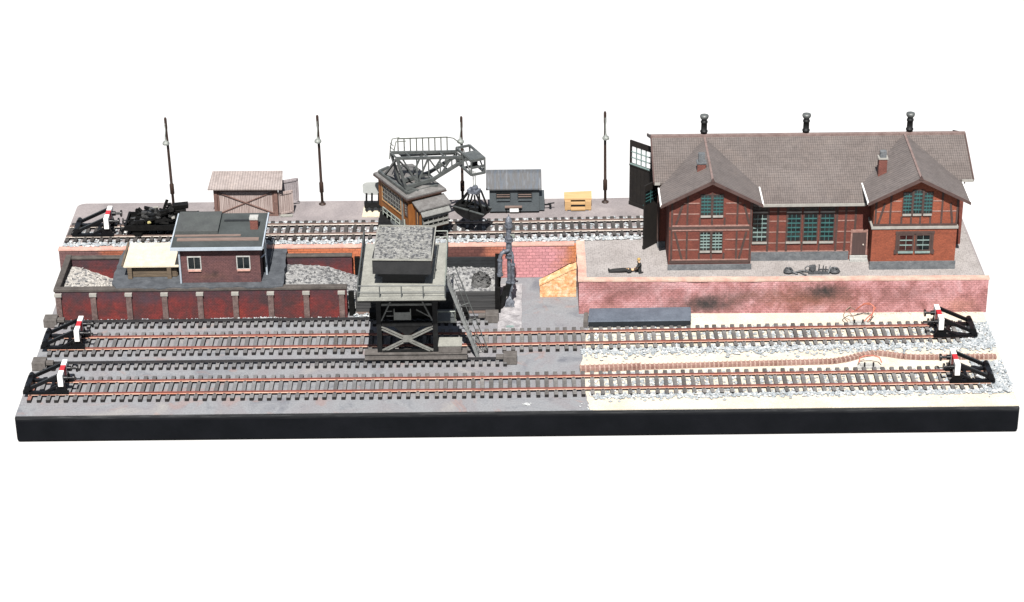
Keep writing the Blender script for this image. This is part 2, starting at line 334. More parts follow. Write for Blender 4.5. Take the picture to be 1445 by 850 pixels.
M['bunker_brick'] = brick_mat('bunker_dark_red', [(.25, (.075,.04,.05)), (.42, (.14,.035,.035)), (.58, (.27,.033,.03)), (.75, (.38,.05,.03))], w=2.2, h=1.1, mortar=.12, size=13, mort=(.75,.7,.7), bump=.15,
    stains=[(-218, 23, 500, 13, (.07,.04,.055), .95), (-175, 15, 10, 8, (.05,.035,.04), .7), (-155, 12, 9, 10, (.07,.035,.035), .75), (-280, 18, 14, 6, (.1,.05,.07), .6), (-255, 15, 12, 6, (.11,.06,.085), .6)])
M['hut_brick'] = brick_mat('office_brick', [(.3, (.095,.045,.05)), (.6, (.16,.07,.068)), (.8, (.19,.085,.09))], w=2.4, h=1.1, mortar=.14, size=11, mort=(.8,.75,.75), bump=.15,
    stains=[(-208, 32, 4, 3.6, (.03,.02,.02), .95), (-212, 30, 16, 4, (.19,.1,.06), .4)])
M['chim_brick'] = brick_mat('chimney_brick', [(.3, (.19,.06,.045)), (.7, (.28,.1,.075))], w=2, h=.9, mortar=.12, size=4, bump=.12)
M['infill'] = brick_mat('engine_shed_infill', [(.28, (.22,.056,.038)), (.55, (.29,.074,.047)), (.78, (.35,.1,.063))], w=2.1, h=1.0, mortar=.12, size=16, mort=(.85,.8,.8), bump=.15)
M['infill_orange'] = brick_mat('engine_shed_red_render', [(.28, (.37,.09,.042)), (.55, (.45,.115,.055)), (.78, (.5,.14,.07))], w=2.1, h=1.0, mortar=.10, size=18, mort=(.9,.86,.86), bump=.12)

# coal: dusty lumps, dark pits
def coal_mat(name, c_hi, c_lo, pit, size=3.4):
    t = NT(name); v = t.n.new('ShaderNodeTexVoronoi'); v.inputs['Scale'].default_value = 1/size; t.link(t.co, v.inputs['Vector'])
    a = t.ramp(t.noise(2.4, 5, .7), [(.3, c_lo), (.68, c_hi)])
    wv = t.n.new('ShaderNodeVectorMath'); wv.operation = 'ADD'; nz = t.n.new('ShaderNodeTexNoise'); nz.inputs['Scale'].default_value = .35; t.link(t.co, nz.inputs[0])
    t.link(t.co, wv.inputs[0]); sc_ = t.n.new('ShaderNodeVectorMath'); sc_.operation = 'SCALE'; sc_.inputs['Scale'].default_value = 2.4; t.link(nz.outputs['Color'], sc_.inputs[0]); t.link(sc_.outputs[0], wv.inputs[1]); t.link(wv.outputs[0], v.inputs['Vector'])
    cell = t.n.new('ShaderNodeSeparateColor'); t.link(v.outputs['Color'], cell.inputs[0])
    inside = t.ramp(v.outputs['Distance'], [(.34, (1,)*3), (.52, (0,)*3)])
    sel = t.ramp(t.math('ADD', t.math('MULTIPLY', cell.outputs[0], .5), t.math('MULTIPLY', t.noise(14, 2), .8)), [(.56, (0,)*3), (.62, (1,)*3)])
    a = t.mix(t.math('MULTIPLY', t.math('MULTIPLY', inside, sel), .85), a, pit)
    n = t.bump(v.outputs['Distance'], .9); n = t.bump(t.noise(1.0, 4, .7), .3, 1, n)
    return t.done(a, .75, n, 0, .4)
M['coal'] = coal_mat('dusty_coal', (.42,.42,.41), (.24,.24,.24), (.07,.072,.08))
M['coal_bin'] = coal_mat('hopper_coal', (.36,.36,.34), (.2,.2,.19), (.05,.052,.06), 3.0)
M['coal_pale'] = coal_mat('pale_spoil', (.58,.55,.5), (.42,.4,.37), (.16,.16,.17))
M['lump_dark'] = plain('coal_lump_dark', (.16,.165,.17), (.08,.083,.088), 1.5, .6, .2, .6)
M['coal_dark'] = coal_mat('fresh_coal', (.12,.12,.115), (.05,.05,.05), (.03,.03,.03), 3.6)
t = NT('white_sheet'); M['sheet'] = t.done((.92,.92,.92), .9, None, 0, .1)

# ------------------------------------------------------------------ setting
o = MB().add([(-6000,-6000,-19.6),(6000,-6000,-19.6),(6000,6000,-19.6),(-6000,6000,-19.6)], [(0,1,2,3)]).build('backdrop', M['sheet'])
tag(o, kind='structure')
o = MB().box(-325.3, 325.3, 0, 271, -19.5, -.35).build('baseboard', M['frame_black'], org=(0,135,-19.5), bevel=1.8)
tag(o, 'long black painted baseboard carrying the whole railway diorama', 'baseboard')

def rough_poly(pts, step, amp):
    out = []
    for i, p in enumerate(pts):
        q = pts[(i+1) % len(pts)]; p, q = Vector(p), Vector(q); n = max(1, int((q-p).length/step))
        for k in range(n): out.append(p.lerp(q, k/n) + Vector((random.uniform(-amp, amp), random.uniform(-amp, amp), 0)))
    return out
g = MB(); g.slab([(-324.6,.9,0),(49,.9,0),(46.5,30,0),(43.5,57,0),(47,86,0),(51,112,0),(60,140,0),(60,200,0),(-324.6,200,0)], (0,0,-.4))
tag(g.build('ground', M['yard'], org=(-140,90,0)), kind='structure')
e = [(x+random.uniform(-.7,.7), y, .35) for a, b in zip([(47.5,1),(44.5,30),(42.5,57),(46,86)], [(44.5,30),(42.5,57),(46,86),(50,113)]) for x, y in [(a[0]+(b[0]-a[0])*k/7, a[1]+(b[1]-a[1])*k/7) for k in range(7)]]
g = MB(); g.slab(e + [(50,113,.35),(58,140,.35),(324.6,140,.35),(324.6,.9,.35)], (0,0,-.7))
tag(g.build('sand_ground', M['sand'], org=(190,70,0)), kind='structure')
# upper yard: embankment block with rounded rear corner
def rc(cx, cy, r, a0, a1, z): return [(cx+r*math.cos(math.radians(a)), cy+r*math.sin(math.radians(a)), z) for a in range(a0, a1+1, 15)]
g = MB(); g.slab([(-324.5,196,H),(46,196,H),(46,136,H),(325,136,H)] + rc(319,265,6,0,90,H) + [(200,271.4,H),(150,270.6,H),(76,271.3,H),(62,270.2,H),(45,271.1,H),(-60,270.8,H),(-200,271,H)] + rc(-318,264.5,6.5,90,180,H), (0,0,-H-.3))
tag(g.build('upper_ground', M['asphalt'], org=(0,235,0)), kind='structure')
g = MB(); g.slab([(47,137,H+.25),(324.2,137,H+.25),(323,269,H+.25),(104,269,H+.25),(96,236,H+.25),(92,200,H+.25),(47,197.5,H+.25)], (0,0,-.5))
tag(g.build('cobbled_paving', M['cobbles'], org=(190,180,H)), kind='structure')

# ------------------------------------------------------------------ retaining walls
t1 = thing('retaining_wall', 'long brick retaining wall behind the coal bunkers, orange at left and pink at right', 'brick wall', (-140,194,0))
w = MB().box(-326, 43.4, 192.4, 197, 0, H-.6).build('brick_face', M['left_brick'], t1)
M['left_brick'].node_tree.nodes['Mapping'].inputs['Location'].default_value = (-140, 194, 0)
MB().slab(rough_poly([(-326.3,191.9,H+.35),(42,191.9,H+.35),(42,197.6,H+.35),(-326.3,197.6,H+.35)], 9, .25), (0,0,-1)).build('coping', M['coping_pink'], t1)
t1 = thing('retaining_wall', 'pink brick retaining wall with soot stains below the engine shed yard', 'brick wall', (185,134,0))
M['pink_brick'].node_tree.nodes['Mapping'].inputs['Location'].default_value = (185, 134, 0)
MB().slab([(43.8,135.2,0),(150,132.9,0),(326.6,131.2,0),(326.6,137.5,0),(49,139.5,0),(49,199,0),(43.8,199,0)], (0,0,H-.6)).build('brick_face', M['pink_brick'], t1)
MB().slab(rough_poly([(43.3,134.6,H+.4),(150,132.3,H+.4),(327.3,131.2,H+.4),(327.3,136.5,H+.4),(49.5,139.6,H+.4),(49.5,199.3,H+.4),(43.3,199.3,H+.4)], 7, .32), (0,0,-1)).build('coping', M['coping_cream'], t1)
t1 = thing('wing_wall', 'orange stone wedge wall leaning against the corner of the pink wall', 'wing wall', (30,166,0))
w = MB(); w.slab([(17,161,0),(42.6,161,0),(42.6,161,21.5),(39,161,20.6),(17,161,8.6)], (0,6,0)); w.build('stone_face', M['orange_brick'], t1)
w = MB(); w.slab([(16.6,160.8,8.9),(39.2,160.8,21.1),(42.8,160.8,22.2),(42.8,168,23.4),(38,168,22.4),(16.6,168,9.9)], (0,0,.7)); w.build('coping', [M['orange_brick']], t1)

# ------------------------------------------------------------------ tracks
def bend(y0, k, x0):
    return lambda x: y0 + k*max(0, x-x0)
yT1, yT2, yT3 = bend(32.9,.009,-20), bend(95,.0165,-20), bend(217.3,.02,-29)
def rail_mesh(yf, dy, x0, x1, z, hw=.45):
    xs = [x0] + ([-20] if x0 < -20 < x1 else []) + [x1]; w = MB()
    for a, b in zip(xs, xs[1:]):
        p = [(a, yf(a)+dy), (b, yf(b)+dy)]
        for (h0, h1, ww, mm) in ((0, .28, 1.25, 1), (.28, .7, .3, 0), (.7, 1.15, hw, 0)):
            w.add([(p[0][0],p[0][1]-ww,z+h0),(p[1][0],p[1][1]-ww,z+h0),(p[1][0],p[1][1]+ww,z+h0),(p[0][0],p[0][1]+ww,z+h0),
                   (p[0][0],p[0][1]-ww,z+h1),(p[1][0],p[1][1]-ww,z+h1),(p[1][0],p[1][1]+ww,z+h1),(p[0][0],p[0][1]+ww,z+h1)],
                  [(3,2,1,0),(0,1,5,4),(1,2,6,5),(2,3,7,6),(3,0,4,7)], mm)
            w.add([(p[0][0],p[0][1]-ww,z+h1),(p[1][0],p[1][1]-ww,z+h1),(p[1][0],p[1][1]+ww,z+h1),(p[0][0],p[0][1]+ww,z+h1)], [(0,1,2,3)], 2 if h1 == 1.15 else mm)
    return w
SL = {}
def track(label, yf, x0, x1, z, pitch, mats, half=15.5, rails=(-8.25, 8.25), sl_w=2.7, yshift=0, name='railway_track', top='dust', light_to=-999, pinks=()):
    xm = (x0+x1)/2; tr = thing(name, label, 'railway track', (xm, yf(xm), z))
    for dy in rails: rail_mesh(yf, dy, x0, x1, z+2.25).build('rail', mats, tr)
    key = (half, sl_w, top)
    n = int((x1-x0-2)/pitch); protos = {}; extra = MB()
    for i in range(n+1):
        x = x0+1.5+i*pitch; y = yf(x)+yshift
        if i >= 100:
            extra.box(x-sl_w/2, x+sl_w/2, y-half, y+half, z, z+2.1, 0); extra.box(x-sl_w/2+.1, x+sl_w/2-.1, y-half+.1, y+half-.1, z+2.1, z+2.25, 1); continue
        tp = 'dust_light' if x < light_to + 18*math.sin(i*2.1) else top
        if i in pinks: tp = 'dust_pink'
        if tp not in protos:
            b = MB().box(-sl_w/2, sl_w/2, -half, half, 0, 2.1, 0).box(-sl_w/2+.1, sl_w/2-.1, -half+.1, half-.1, 2.1, 2.25, 1)
            for dy in rails: b.box(-.8, .8, dy-yshift-1.9, dy-yshift-1.2, 2.25, 2.55, 0).box(-.8, .8, dy-yshift+1.2, dy-yshift+1.9, 2.25, 2.55, 0)
            o = b.build('sleeper', [M['sleeper'], M[tp]], tr, org=(0,0,0)); protos[tp] = o
        else:
            o = protos[tp].copy(); COL.objects.link(o); o.parent = tr
        o.location = (Vector((x, y, z)) - Vector(ORG[tr.name]))*S
        o.rotation_euler.z = random.uniform(-.025, .025); o.location.x += random.uniform(-.3,.3)*S; o.location.y += random.uniform(-.3,.3)*S
    if extra.v: tag(extra.build('sleeper', [M['sleeper'], M[top]], tr), kind='stuff')
    return tr
track('front railway track along the front edge with rusty red rails', yT1, -320, 311, 0, 6.04, [M['rust'], M['rail_foot'], M['rust']], light_to=-90, pinks=(0,))
track('second railway track passing under the black coaling tower', yT2, -318, 311, 0, 6.04, [M['rust'], M['rail_foot'], M['rust']], light_to=-130)
track('rear railway track on the upper yard running into the engine shed', yT3, -323, 112, H, 6.04, [M['rail_old'], M['rail_bright'], M['rail_old']], top='dust_dark')
yC1, yC2 = (lambda x: 126.7), (lambda x: 67.2)
track('single black crane rail on sleepers at the foot of the red bunker', yC1, -319, -17, 0, 5.5, [M['rail_black']]*3, half=4.6, rails=(0,), sl_w=2.5, yshift=-2.6, name='crane_rail', top='dust_light')
track('single black crane rail on sleepers between the two front tracks', yC2, -317, -6, 0, 5.5, [M['rail_black']]*3, half=4.6, rails=(0,), sl_w=2.5, yshift=-2.6, name='crane_rail', top='dust_light')

# end blocks of the crane rails
def stop_block(label, x, y, sx):
    t1 = thing('stop_block', label, 'stop block', (x,y,0), 'stop blocks on the crane rails')
    MB().slab([(x-4.6,y-4.2,0),(x+4.6,y-4.2,0),(x+4.6,y+4.6,0),(x-4.6,y+4.6,0)], (0,0,6.4)).build('block', M['block'], t1, bevel=.5)
    MB().box(x+sx*4.6 if sx > 0 else x-9.5, x+9.5 if sx > 0 else x-4.6, y-1.8, y+1.8, 3, 5.4).build('bumper', M['block'], t1, bevel=.3)
stop_block('brown grey stop block at the left end of the crane rail below the red bunker', -322.4, 126.2, 1)
stop_block('brown grey stop block at the left end of the crane rail between two buffer stops', -319.6, 64.6, 1)
stop_block('grey stop block on the crane rail beside the water crane', -16.6, 126.4, -1)
stop_block('grey stop block on the crane rail right of the coaling tower stair', -4.2, 66.4, -1)

# ------------------------------------------------------------------ ballast and loose grit
def stones(name, spots, mat, r0=.75, r1=1.6, org=(0,0,0), zf=None):
    w = MB()
    for (x, y, z) in spots:
        r = random.uniform(r0, r1); a = random.uniform(0, 6.28); ca, sa = math.cos(a), math.sin(a); vs = []
        for (dx, dy, dz) in ((1,0,0),(0,1,0),(-1,0,0),(0,-1,0),(.25,.1,.8),(-.1,-.2,-.6)):
            k = r*random.uniform(.7, 1.25); vs.append((x+(dx*ca-dy*sa)*k, y+(dx*sa+dy*ca)*k, z+dz*k*.85))
        w.add(vs, [(0,1,4),(1,2,4),(2,3,4),(3,0,4),(1,0,5),(2,1,5),(3,2,5),(0,3,5)], random.choice((0,0,1)))
    return tag(w.build(name, mat, org=org), kind='stuff')
def scatter(n, x0, x1, yfun, z, dz, avoid=None):
    out = []
    while len(out) < n:
        x = random.uniform(x0, x1); y = yfun(x)
        if avoid and avoid(x, y): continue
        out.append((x, y, z+random.uniform(0, dz)))
    return out
U = random.uniform
def G2(a, b): return lambda: a + (b-a)*random.random()
def on_sleeper(x, yc, y, x0): return abs(y-yc) < 15.7 and ((x-x0-1.5+3.02) % 6.04 - 3.02)**2 < 2.1
sp = scatter(1500, -324, 97, lambda x: yT3(x) - U(15.2, 20.5)**1, H+.2, 1.0)
sp += scatter(1500, -322, 110, lambda x: yT3(x) + U(-15.5, 16.5), H+.2, .7, lambda x, y: on_sleeper(x, yT3(x), y, -323) or abs(abs(y-yT3(x))-8.25) < 1.5)
sp += scatter(260, -322, 97, lambda x: yT3(x) + U(14, 18), H+.2, .4)
tag(stones('ballast', sp, [M['grit'], M['grit_white']], org=(-110,217,H)), 'pale grey ballast along the rear track on the upper yard')
sp = scatter(1900, 44, 322, lambda x: yT2(x) - 14.5 - abs(random.gauss(0, 5.2)), .4, 1.2)
sp += scatter(800, 44, 312, lambda x: yT2(x) + U(-15, 15), .5, .6, lambda x, y: on_sleeper(x, yT2(x), y, -318) or abs(abs(y-yT2(x))-8.25) < 1.5)
sp += scatter(800, 302, 324, lambda x: yT2(x) + U(-22, 14), .5, 1.6)
tag(stones('ballast', sp, [M['grit'], M['grit_white']], org=(190,90,0)), 'bluish white ballast around the second track on the sand')
sp = scatter(1400, 50, 316, lambda x: yT1(x) - 14.6 - abs(random.gauss(0, 2.6)), .4, 1.0)
sp += scatter(800, 48, 312, lambda x: yT1(x) + U(-15, 15), .5, .6, lambda x, y: on_sleeper(x, yT1(x), y, -320) or abs(abs(y-yT1(x))-8.25) < 1.5)
sp += scatter(950, 303, 324, lambda x: yT1(x) + U(-19, 23), .5, 1.6)
tag(stones('ballast', sp, [M['grit'], M['grit_white']], org=(190,30,0)), 'bluish white ballast around the front track on the sand')
sp = scatter(170, -317, -118, lambda x: 132.2 + U(-1, 1), .3, .5) + scatter(90, -205, -165, lambda x: 131.8 + U(-1.6, .8), .5, 1.2) + scatter(120, -113, -96, lambda x: 134 + U(-2.5, 1.8), .5, 1.6)
tag(stones('debris', sp, [M['grit'], M['grit_white']], r0=.4, r1=1.0, org=(-210,132,0)), 'pale rubble at the foot of the bunkers')
tag(stones('debris', scatter(26, 4, 9, lambda x: 8.5 + U(-1.2, 1.2), .2, .4) + scatter(10, 40, 49, lambda x: 5 + U(-4, 4), .2, .3), [M['grit_white'], M['grit_white']], r0=.3, r1=.8, org=(6,8,0)), 'white chips on the grey front edge')
tag(stones('debris', scatter(90, 50, 130, lambda x: 131 - 0.02*x + U(-.9, 1.0), .6, .5) + scatter(60, 230, 322, lambda x: 129.6 + U(-.9, 1.2), .6, .5) + scatter(60, 52, 122, lambda x: 111.5 + U(-1, 1.2), .5, .5), [M['sand'], M['grit_white']], r0=.3, r1=.8, org=(190,130,0)), 'sandy crumbs below the pink wall')

# ------------------------------------------------------------------ buffer stops
def buffer_stop():
    t1 = thing('buffer_stop', 'x', 'buffer stop', (0,0,0), 'buffer stops at the track ends', local=True)
    z = 3.2
    for s in (-1, 1):
        y = 8.25*s
        fr = MB(); fr.box(0, 30, y-1.3, y+1.3, z, z+1.5)
        fr.bar((2, y, z+2.6), (24.5, y, z+13.2), 2.0, 2.2)
        fr.slab([(20.5, y-.9, z+1.4),(29, y-.9, z+1.4),(25.4, y-.9, z+13.2),(23.2, y-.9, z+12.6),(23.2, y-.9, z+5)], (0, 1.8, 0)); fr.bar((15, y, z+1.2), (23.5, y, z+6), 1.5, 1.4)
        fr.bar((1.2, y, z+1.2), (4.5, y, z+5), 2.6, 3.2)
        fr.build('side_frame', M['black'], t1)
        b = MB(); b.cyl((27.3, y*.8, z+10.4), (33.4, y*.8, z+10.4), .85, n=10); b.cyl((27.3, y*.8, z+10.4), (29.8, y*.8, z+10.4), 1.7, n=12); b.cyl((33.4, y*.8, z+10.4), (34.4, y*.8, z+10.4), 2.5, n=16)
        b.build('buffer', M['black'], t1)
    b = MB(); b.box(1.2, 4.8, -7, 7, z+2.2, z+5.2); b.cyl((3, -9.6, z+4.4), (3, -5.5, z+4.4), 1.9); b.cyl((3, 5.5, z+4.4), (3, 9.6, z+4.4), 1.9)
    b.box(17, 19, -7, 7, z+.2, z+1.6); b.box(22.5, 24.3, -7.1, 7.1, z+7, z+9.2); b.build('cross_beam', M['black'], t1)
    b = MB(); b.box(23.9, 27.3, -11, -3.7, z+6.2, z+14.6, 0); b.box(23.95, 27.25, -3.7, 3.7, z+6.25, z+14.55, 1); b.box(23.9, 27.3, 3.7, 11, z+6.2, z+14.6, 0)
    b.build('beam', [M['white'], M['red']], t1, bevel=.25)
    return t1
bs = buffer_stop()
for i, (lab, x, y, z, rot) in enumerate((
    ('black buffer stop with red and white beam at the left end of the front track', -323.3, yT1(-310), 0, 0),
    ('black red and white buffer stop at the left end of the second track', -322.5, yT2(-310), 0, 0),
    ('black buffer stop with red and white beam on the upper yard beside the scrap wagon', -318.5, yT3(-310), H, 0),
    ('black buffer stop with red and white beam at the right end of the front track', 313.5, yT1(300), 0, math.pi+.009),
    ('black red and white buffer stop on the second track under the pink wall', 313.2, yT2(300)-1, 0, math.pi+.0165))):
    o = bs if i == 0 else copy_tree(bs); o.location = Vector((x,y,z))*S; o.rotation_euler.z = rot; o['label'] = lab

# ------------------------------------------------------------------ coal bunkers
tb = thing('coal_bunker', 'long dark red brick coal bunker with nine pale capped pilasters', 'coal bunker', (-218,160,0))
M['bunker_brick'].node_tree.nodes['Mapping'].inputs['Location'].default_value = (-218, 160, 0)
MB().box(-319.2, -117.2, 133.6, 137, 0, 22).build('front_wall', M['bunker_brick'], tb)
MB().box(-317.5, -116.5, 184.5, 187.5, 0, 22).build('rear_wall', M['bunker_brick'], tb)
MB().box(-319.2, -316.2, 137, 187.5, 0, 22).build('side_wall', M['rim'], tb)
r = MB(); r.box(-320, -116.8, 133, 137.6, 22, 24.3); r.box(-318, -116.2, 183.8, 188, 22, 23.6); r.box(-320, -315.8, 137.6, 188, 22, 24.3); r.build('rim', M['rim'], tb, bevel=.4)
for x in (-317,-292.8,-268.2,-243.4,-218.8,-194.4,-169.8,-145.2,-120.7):
    p = MB().box(x-1.9, x+1.9, 131.7, 133.6, 0, 19).build('pilaster', M['pilaster'], tb)
    MB().slab([(x-2.5,131.3,19),(x+2.5,131.3,19),(x+2.5,133.55,19),(x-2.5,133.55,19)], (0,0,2.1)).build('cap', M['offwhite'], p)
tb = thing('coal_bunker', 'grey boarded coal bunker standing behind the coaling tower', 'coal bunker', (-64,163,0))
w = MB()
for k in range(6): w.box(-111.6, -14.5, 138-.25*(k % 2), 140, 2+k*2.4, 2+k*2.4+2.2)
w.build('front_wall', M['board_grey'], tb)
w = MB()
for k in range(7): w.box(-112, -14.5, 188, 190+.25*(k % 2), 1+k*2.5, 1+k*2.5+2.3)
w.build('rear_wall', M['hut_dark'], tb)
w = MB()
for k in range(8): w.box(-14.4, -12.6, 137, 190, 1+k*2.4, 1+k*2.4+2.2)
w.build('side_wall', M['soot'], tb)
for (x, y, h) in ((-114.3,137,18.5),(-12.6,136.6,20.5),(-12.6,160,20.5),(-12.6,188,21),(-113,189,19.5),(-64,189.5,19.5)): MB().box(x-1.9, x+1.9, y-1.4, y+1.4, 0, h).build('post', M['soot'], tb)
MB().box(-111.6, -14.5, 136.9, 137.7, .4, 2.0).build('kick_board', M['plank'], tb)
def heap(name, label, x0, x1, y0, y1, zf, mat, nx=60, ny=30, amp=.7, lump=2.2, seed=0, lumps=.32, dark=.3, pit=None):
    pit = pit or M['lump_dark']
    rs = random.Random(seed); from mathutils import noise as N; w = MB(); vs = []
    for j in range(ny+1):
        for i in range(nx+1):
            x = x0+(x1-x0)*i/nx; y = y0+(y1-y0)*j/ny
            d = (abs(N.noise(Vector((x/lump+seed*7, y/lump, 0))))-.2)*amp*1.9 + N.noise(Vector((x/(lump*2.5), y/(lump*2.5), 5+seed)))*amp*.9
            vs.append((x, y, max(.15, zf(x, y)+d)))
    n = nx+1; fs = [(j*n+i, j*n+i+1, (j+1)*n+i+1, (j+1)*n+i) for j in range(ny) for i in range(nx)]
    w.add(vs, fs, 0, True)
    ring = [i for i in range(n)] + [j*n+nx for j in range(1, ny+1)] + [ny*n+i for i in range(nx-1, -1, -1)] + [j*n for j in range(ny-1, 0, -1)]
    zb = min(v[2] for v in vs) - 1.0; zb = max(zb, 0.05)
    top = [vs[i] for i in ring]; k = len(top); w.add(top + [(x, y, min(zb, z)) for x, y, z in top], [(i, k+i, k+(i+1) % k, (i+1) % k) for i in range(k)], 0)
    n_l = int((x1-x0)*(y1-y0)*lumps)
    for _ in range(n_l):
        i = rs.randrange(n*(ny+1)); x, y, z = vs[i]; x += rs.uniform(-.5, .5); y += rs.uniform(-.5, .5)
        if not (x0+1.2 < x < x1-1.2 and y0+1.2 < y < y1-1.2): continue
        k = rs.uniform(.5, 1.35); a = rs.uniform(0, 6.3); ca, sa = math.cos(a), math.sin(a); q = []
        for dx, dy, dz in ((1,0,.2),(.2,1,0),(-1,.2,.1),(-.1,-1,.15),(.5,.3,.8),(-.4,-.3,.75)):
            kk = k*rs.uniform(.7, 1.3); q.append((x+(dx*ca-dy*sa)*kk, y+(dx*sa+dy*ca)*kk, z+dz*kk*.8-.1))
        w.add(q, [(0,1,4),(1,2,5,4),(2,3,5),(3,0,4,5)], 1 if rs.random() < dark else 0)
    return tag(w.build(name, [mat, pit], org=((x0+x1)/2, (y0+y1)/2, zb)), label, kind='stuff')
def lerpz(pts):
    def f(x):
        for (a, za), (b, zb) in zip(pts, pts[1:]):
            if x <= b: return za+(zb-za)*max(0, min(1, (x-a)/(b-a)))
        return pts[-1][1]
    return f
fA = lerpz([(-316,17),(-306,14),(-287,6),(-274,.5),(-262,.3)])
heap('coal_heap', 'pale grey spoil heap in the left end of the red bunker', -316, -262, 137.2, 184.3, lambda x, y: fA(x)+1.5*math.sin((y-137)/47*3.1), M['coal_pale'], seed=1, amp=.7, dark=.16, lumps=.2)
fB = lerpz([(-166,16.5),(-162,16.5),(-140,15),(-128,12.5),(-119,9),(-108,6),(-98,4)])
heap('coal_heap', 'grey dusty coal heap between the concrete slab and the coaling tower', -166, -98, 140.3, 184, lambda x, y: fB(x)+2.8*math.exp(-((y-160)/16)**2), M['coal'], seed=2)
heap('coal_heap', 'pale coal heap inside the grey boarded bunker by the water crane', -62, -14.6, 140.2, 187.5, lambda x, y: 9.5+5.5*math.exp(-((y-162)/19)**2)+3.5*math.exp(-((x+40)/14)**2-((y-172)/12)**2), M['coal'], seed=3)
heap('coal_heap', 'small dark coal heap on top of the paler coal beside the water crane', -36, -15.2, 146, 172, lambda x, y: 6+13.0*math.exp(-((x+24.5)/8.5)**4-((y-159)/10)**4), M['coal_dark'], 34, 34, .9, 2.0, seed=4, dark=.5, lumps=.4, pit=M['soot'])

# ash slab on top of the bunker
e = rough_poly([(-277,133.4,25.4),(-161,133.4,25.4),(-162.8,199,25.4),(-280,199,25.4),(-281,141,25.4)], 5, .7)
o = MB().slab(e, (0,0,-1.9)).build('concrete_slab', M['slab_grey'], org=(-220,165,25), bevel=.4)
tag(o, 'blue grey rough edged slab laid across the red bunker', 'slab')
Z = 25.5
# ------------------------------------------------------------------ office hut on the slab
th = thing('office_hut', 'small dark brick office hut with flat grey roof on the slab', 'hut', (-204,160,Z))
M['hut_brick'].node_tree.nodes['Mapping'].inputs['Location'].default_value = (-204, 160, Z)
MB().slab([(-232,139.2,Z),(-232,181,Z),(-232,181,54.3),(-232,139.2,52.2)], (55.6,0,0)).build('wall', M['hut_brick'], th)
rf = MB().slab([(-237,135.6,53.0),(-174.2,135.6,53.0),(-174.2,184.5,55.6),(-237,184.5,55.6)], (0,0,1.5)).build('roof', M['felt'], th)
MB().box(-237.4, -173.8, 134.6, 135.5, 52.2, 54.4).build('gutter', M['gutter_blue'], th)
MB().slab([(-237.4,135.6,52.6),(-237.4,184.5,55.2),(-237.4,184.5,57.4),(-237.4,135.6,54.9)], (.9,0,0)).build('edge_board', M['gutter_blue'], th)
MB().slab([(-174.0,135.6,52.6),(-174.0,184.5,55.2),(-174.0,184.5,57.4),(-174.0,135.6,54.9)], (.9,0,0)).build('edge_board', M['gutter_blue'], th)
MB().slab([(-235.5,153.5,58.1),(-206,153.5,58.1),(-206,183,59.4),(-235.5,183,59.4)], (0,0,-2.9)).build('roof_panel', M['felt_light'], rf)
MB().slab([(-235.5,150.6,55.9),(-190,150.6,55.9),(-190,152.6,56.0),(-235.5,152.6,56.0)], (0,0,-1.2)).build('plank', M['plank'], rf)
MB().slab([(-233.5,144.2,55.6),(-177,144.2,55.6),(-177,147.8,55.8),(-233.5,147.8,55.8)], (0,0,-1.1)).build('plank', M['plank'], rf)
MB().slab([(-203.5,172,57.3),(-185.5,172,57.3),(-185.5,173.6,57.4),(-203.5,173.6,57.4)], (0,0,-1.8)).build('batten', M['hut_dark'], rf)
ch = MB().box(-184.2, -178.8, 160, 165.5, 55.2, 63.2).build('chimney', M['chim_brick'], rf)
MB().box(-184.5, -178.5, 159.7, 165.8, 63.2, 64.6).build('chimney_cap', M['step'], ch)
def window(parent, x0, x1, z0, z1, y, nx, nz, fmat, bmat, gmat, fw=.8, bw=.45, sill=None, depth=.5, name='window', split=None):
    fr = MB(); d = depth
    fr.box(x0, x0+fw, y-d, y, z0, z1); fr.box(x1-fw, x1, y-d, y, z0, z1); fr.box(x0+fw, x1-fw, y-d, y, z1-fw, z1); fr.box(x0+fw, x1-fw, y-d, y, z0, z0+fw)
    f = fr.build(name, fmat, parent)
    MB().box(x0+fw, x1-fw, y-.12, y-.02, z0+fw, z1-fw).build('pane', gmat, f)
    b = MB()
    for i in range(1, nx): xx = x0+fw+(x1-x0-2*fw)*i/nx; b.box(xx-bw*.25, xx+bw*.25, y-d*.7, y-.13, z0+fw, z1-fw)
    for i in range(1, nz): zz = z0+fw+(z1-z0-2*fw)*i/nz; b.box(x0+fw, x1-fw, y-d*.7-.03, y-.14, zz-bw*.62, zz+bw*.62)
    if b.v: b.build('glazing_bar', bmat, f)
    if sill: MB().box(x0+.35, x1-.35, y-d-.6, y, z0-.9, z0+.5).build('sill', sill, f)
    return f
for x in (-226.6, -192.7):
    f = window(th, x, x+9.6, 35.4, 45.8, 139.2, 2, 1, M['step'], M['offwhite'], M['glass'], .7, .6, M['coping_pink'], .6)
for (x, y) in ((-231.8,138.2),(-173.4,150)):
    MB().tube([(x,y,52.5),(x,y,Z+.2)], .75).build('downpipe', M['gutter_blue'], th)
MB().tube([(-176.4,146,41),(-173.4,150,42)], .6).build('pipe_bracket', M['gutter_blue'], th)
MB().box(-176.3, -175.6, 155, 163, Z+.1, 46).build('door', M['dark_inside'], th)

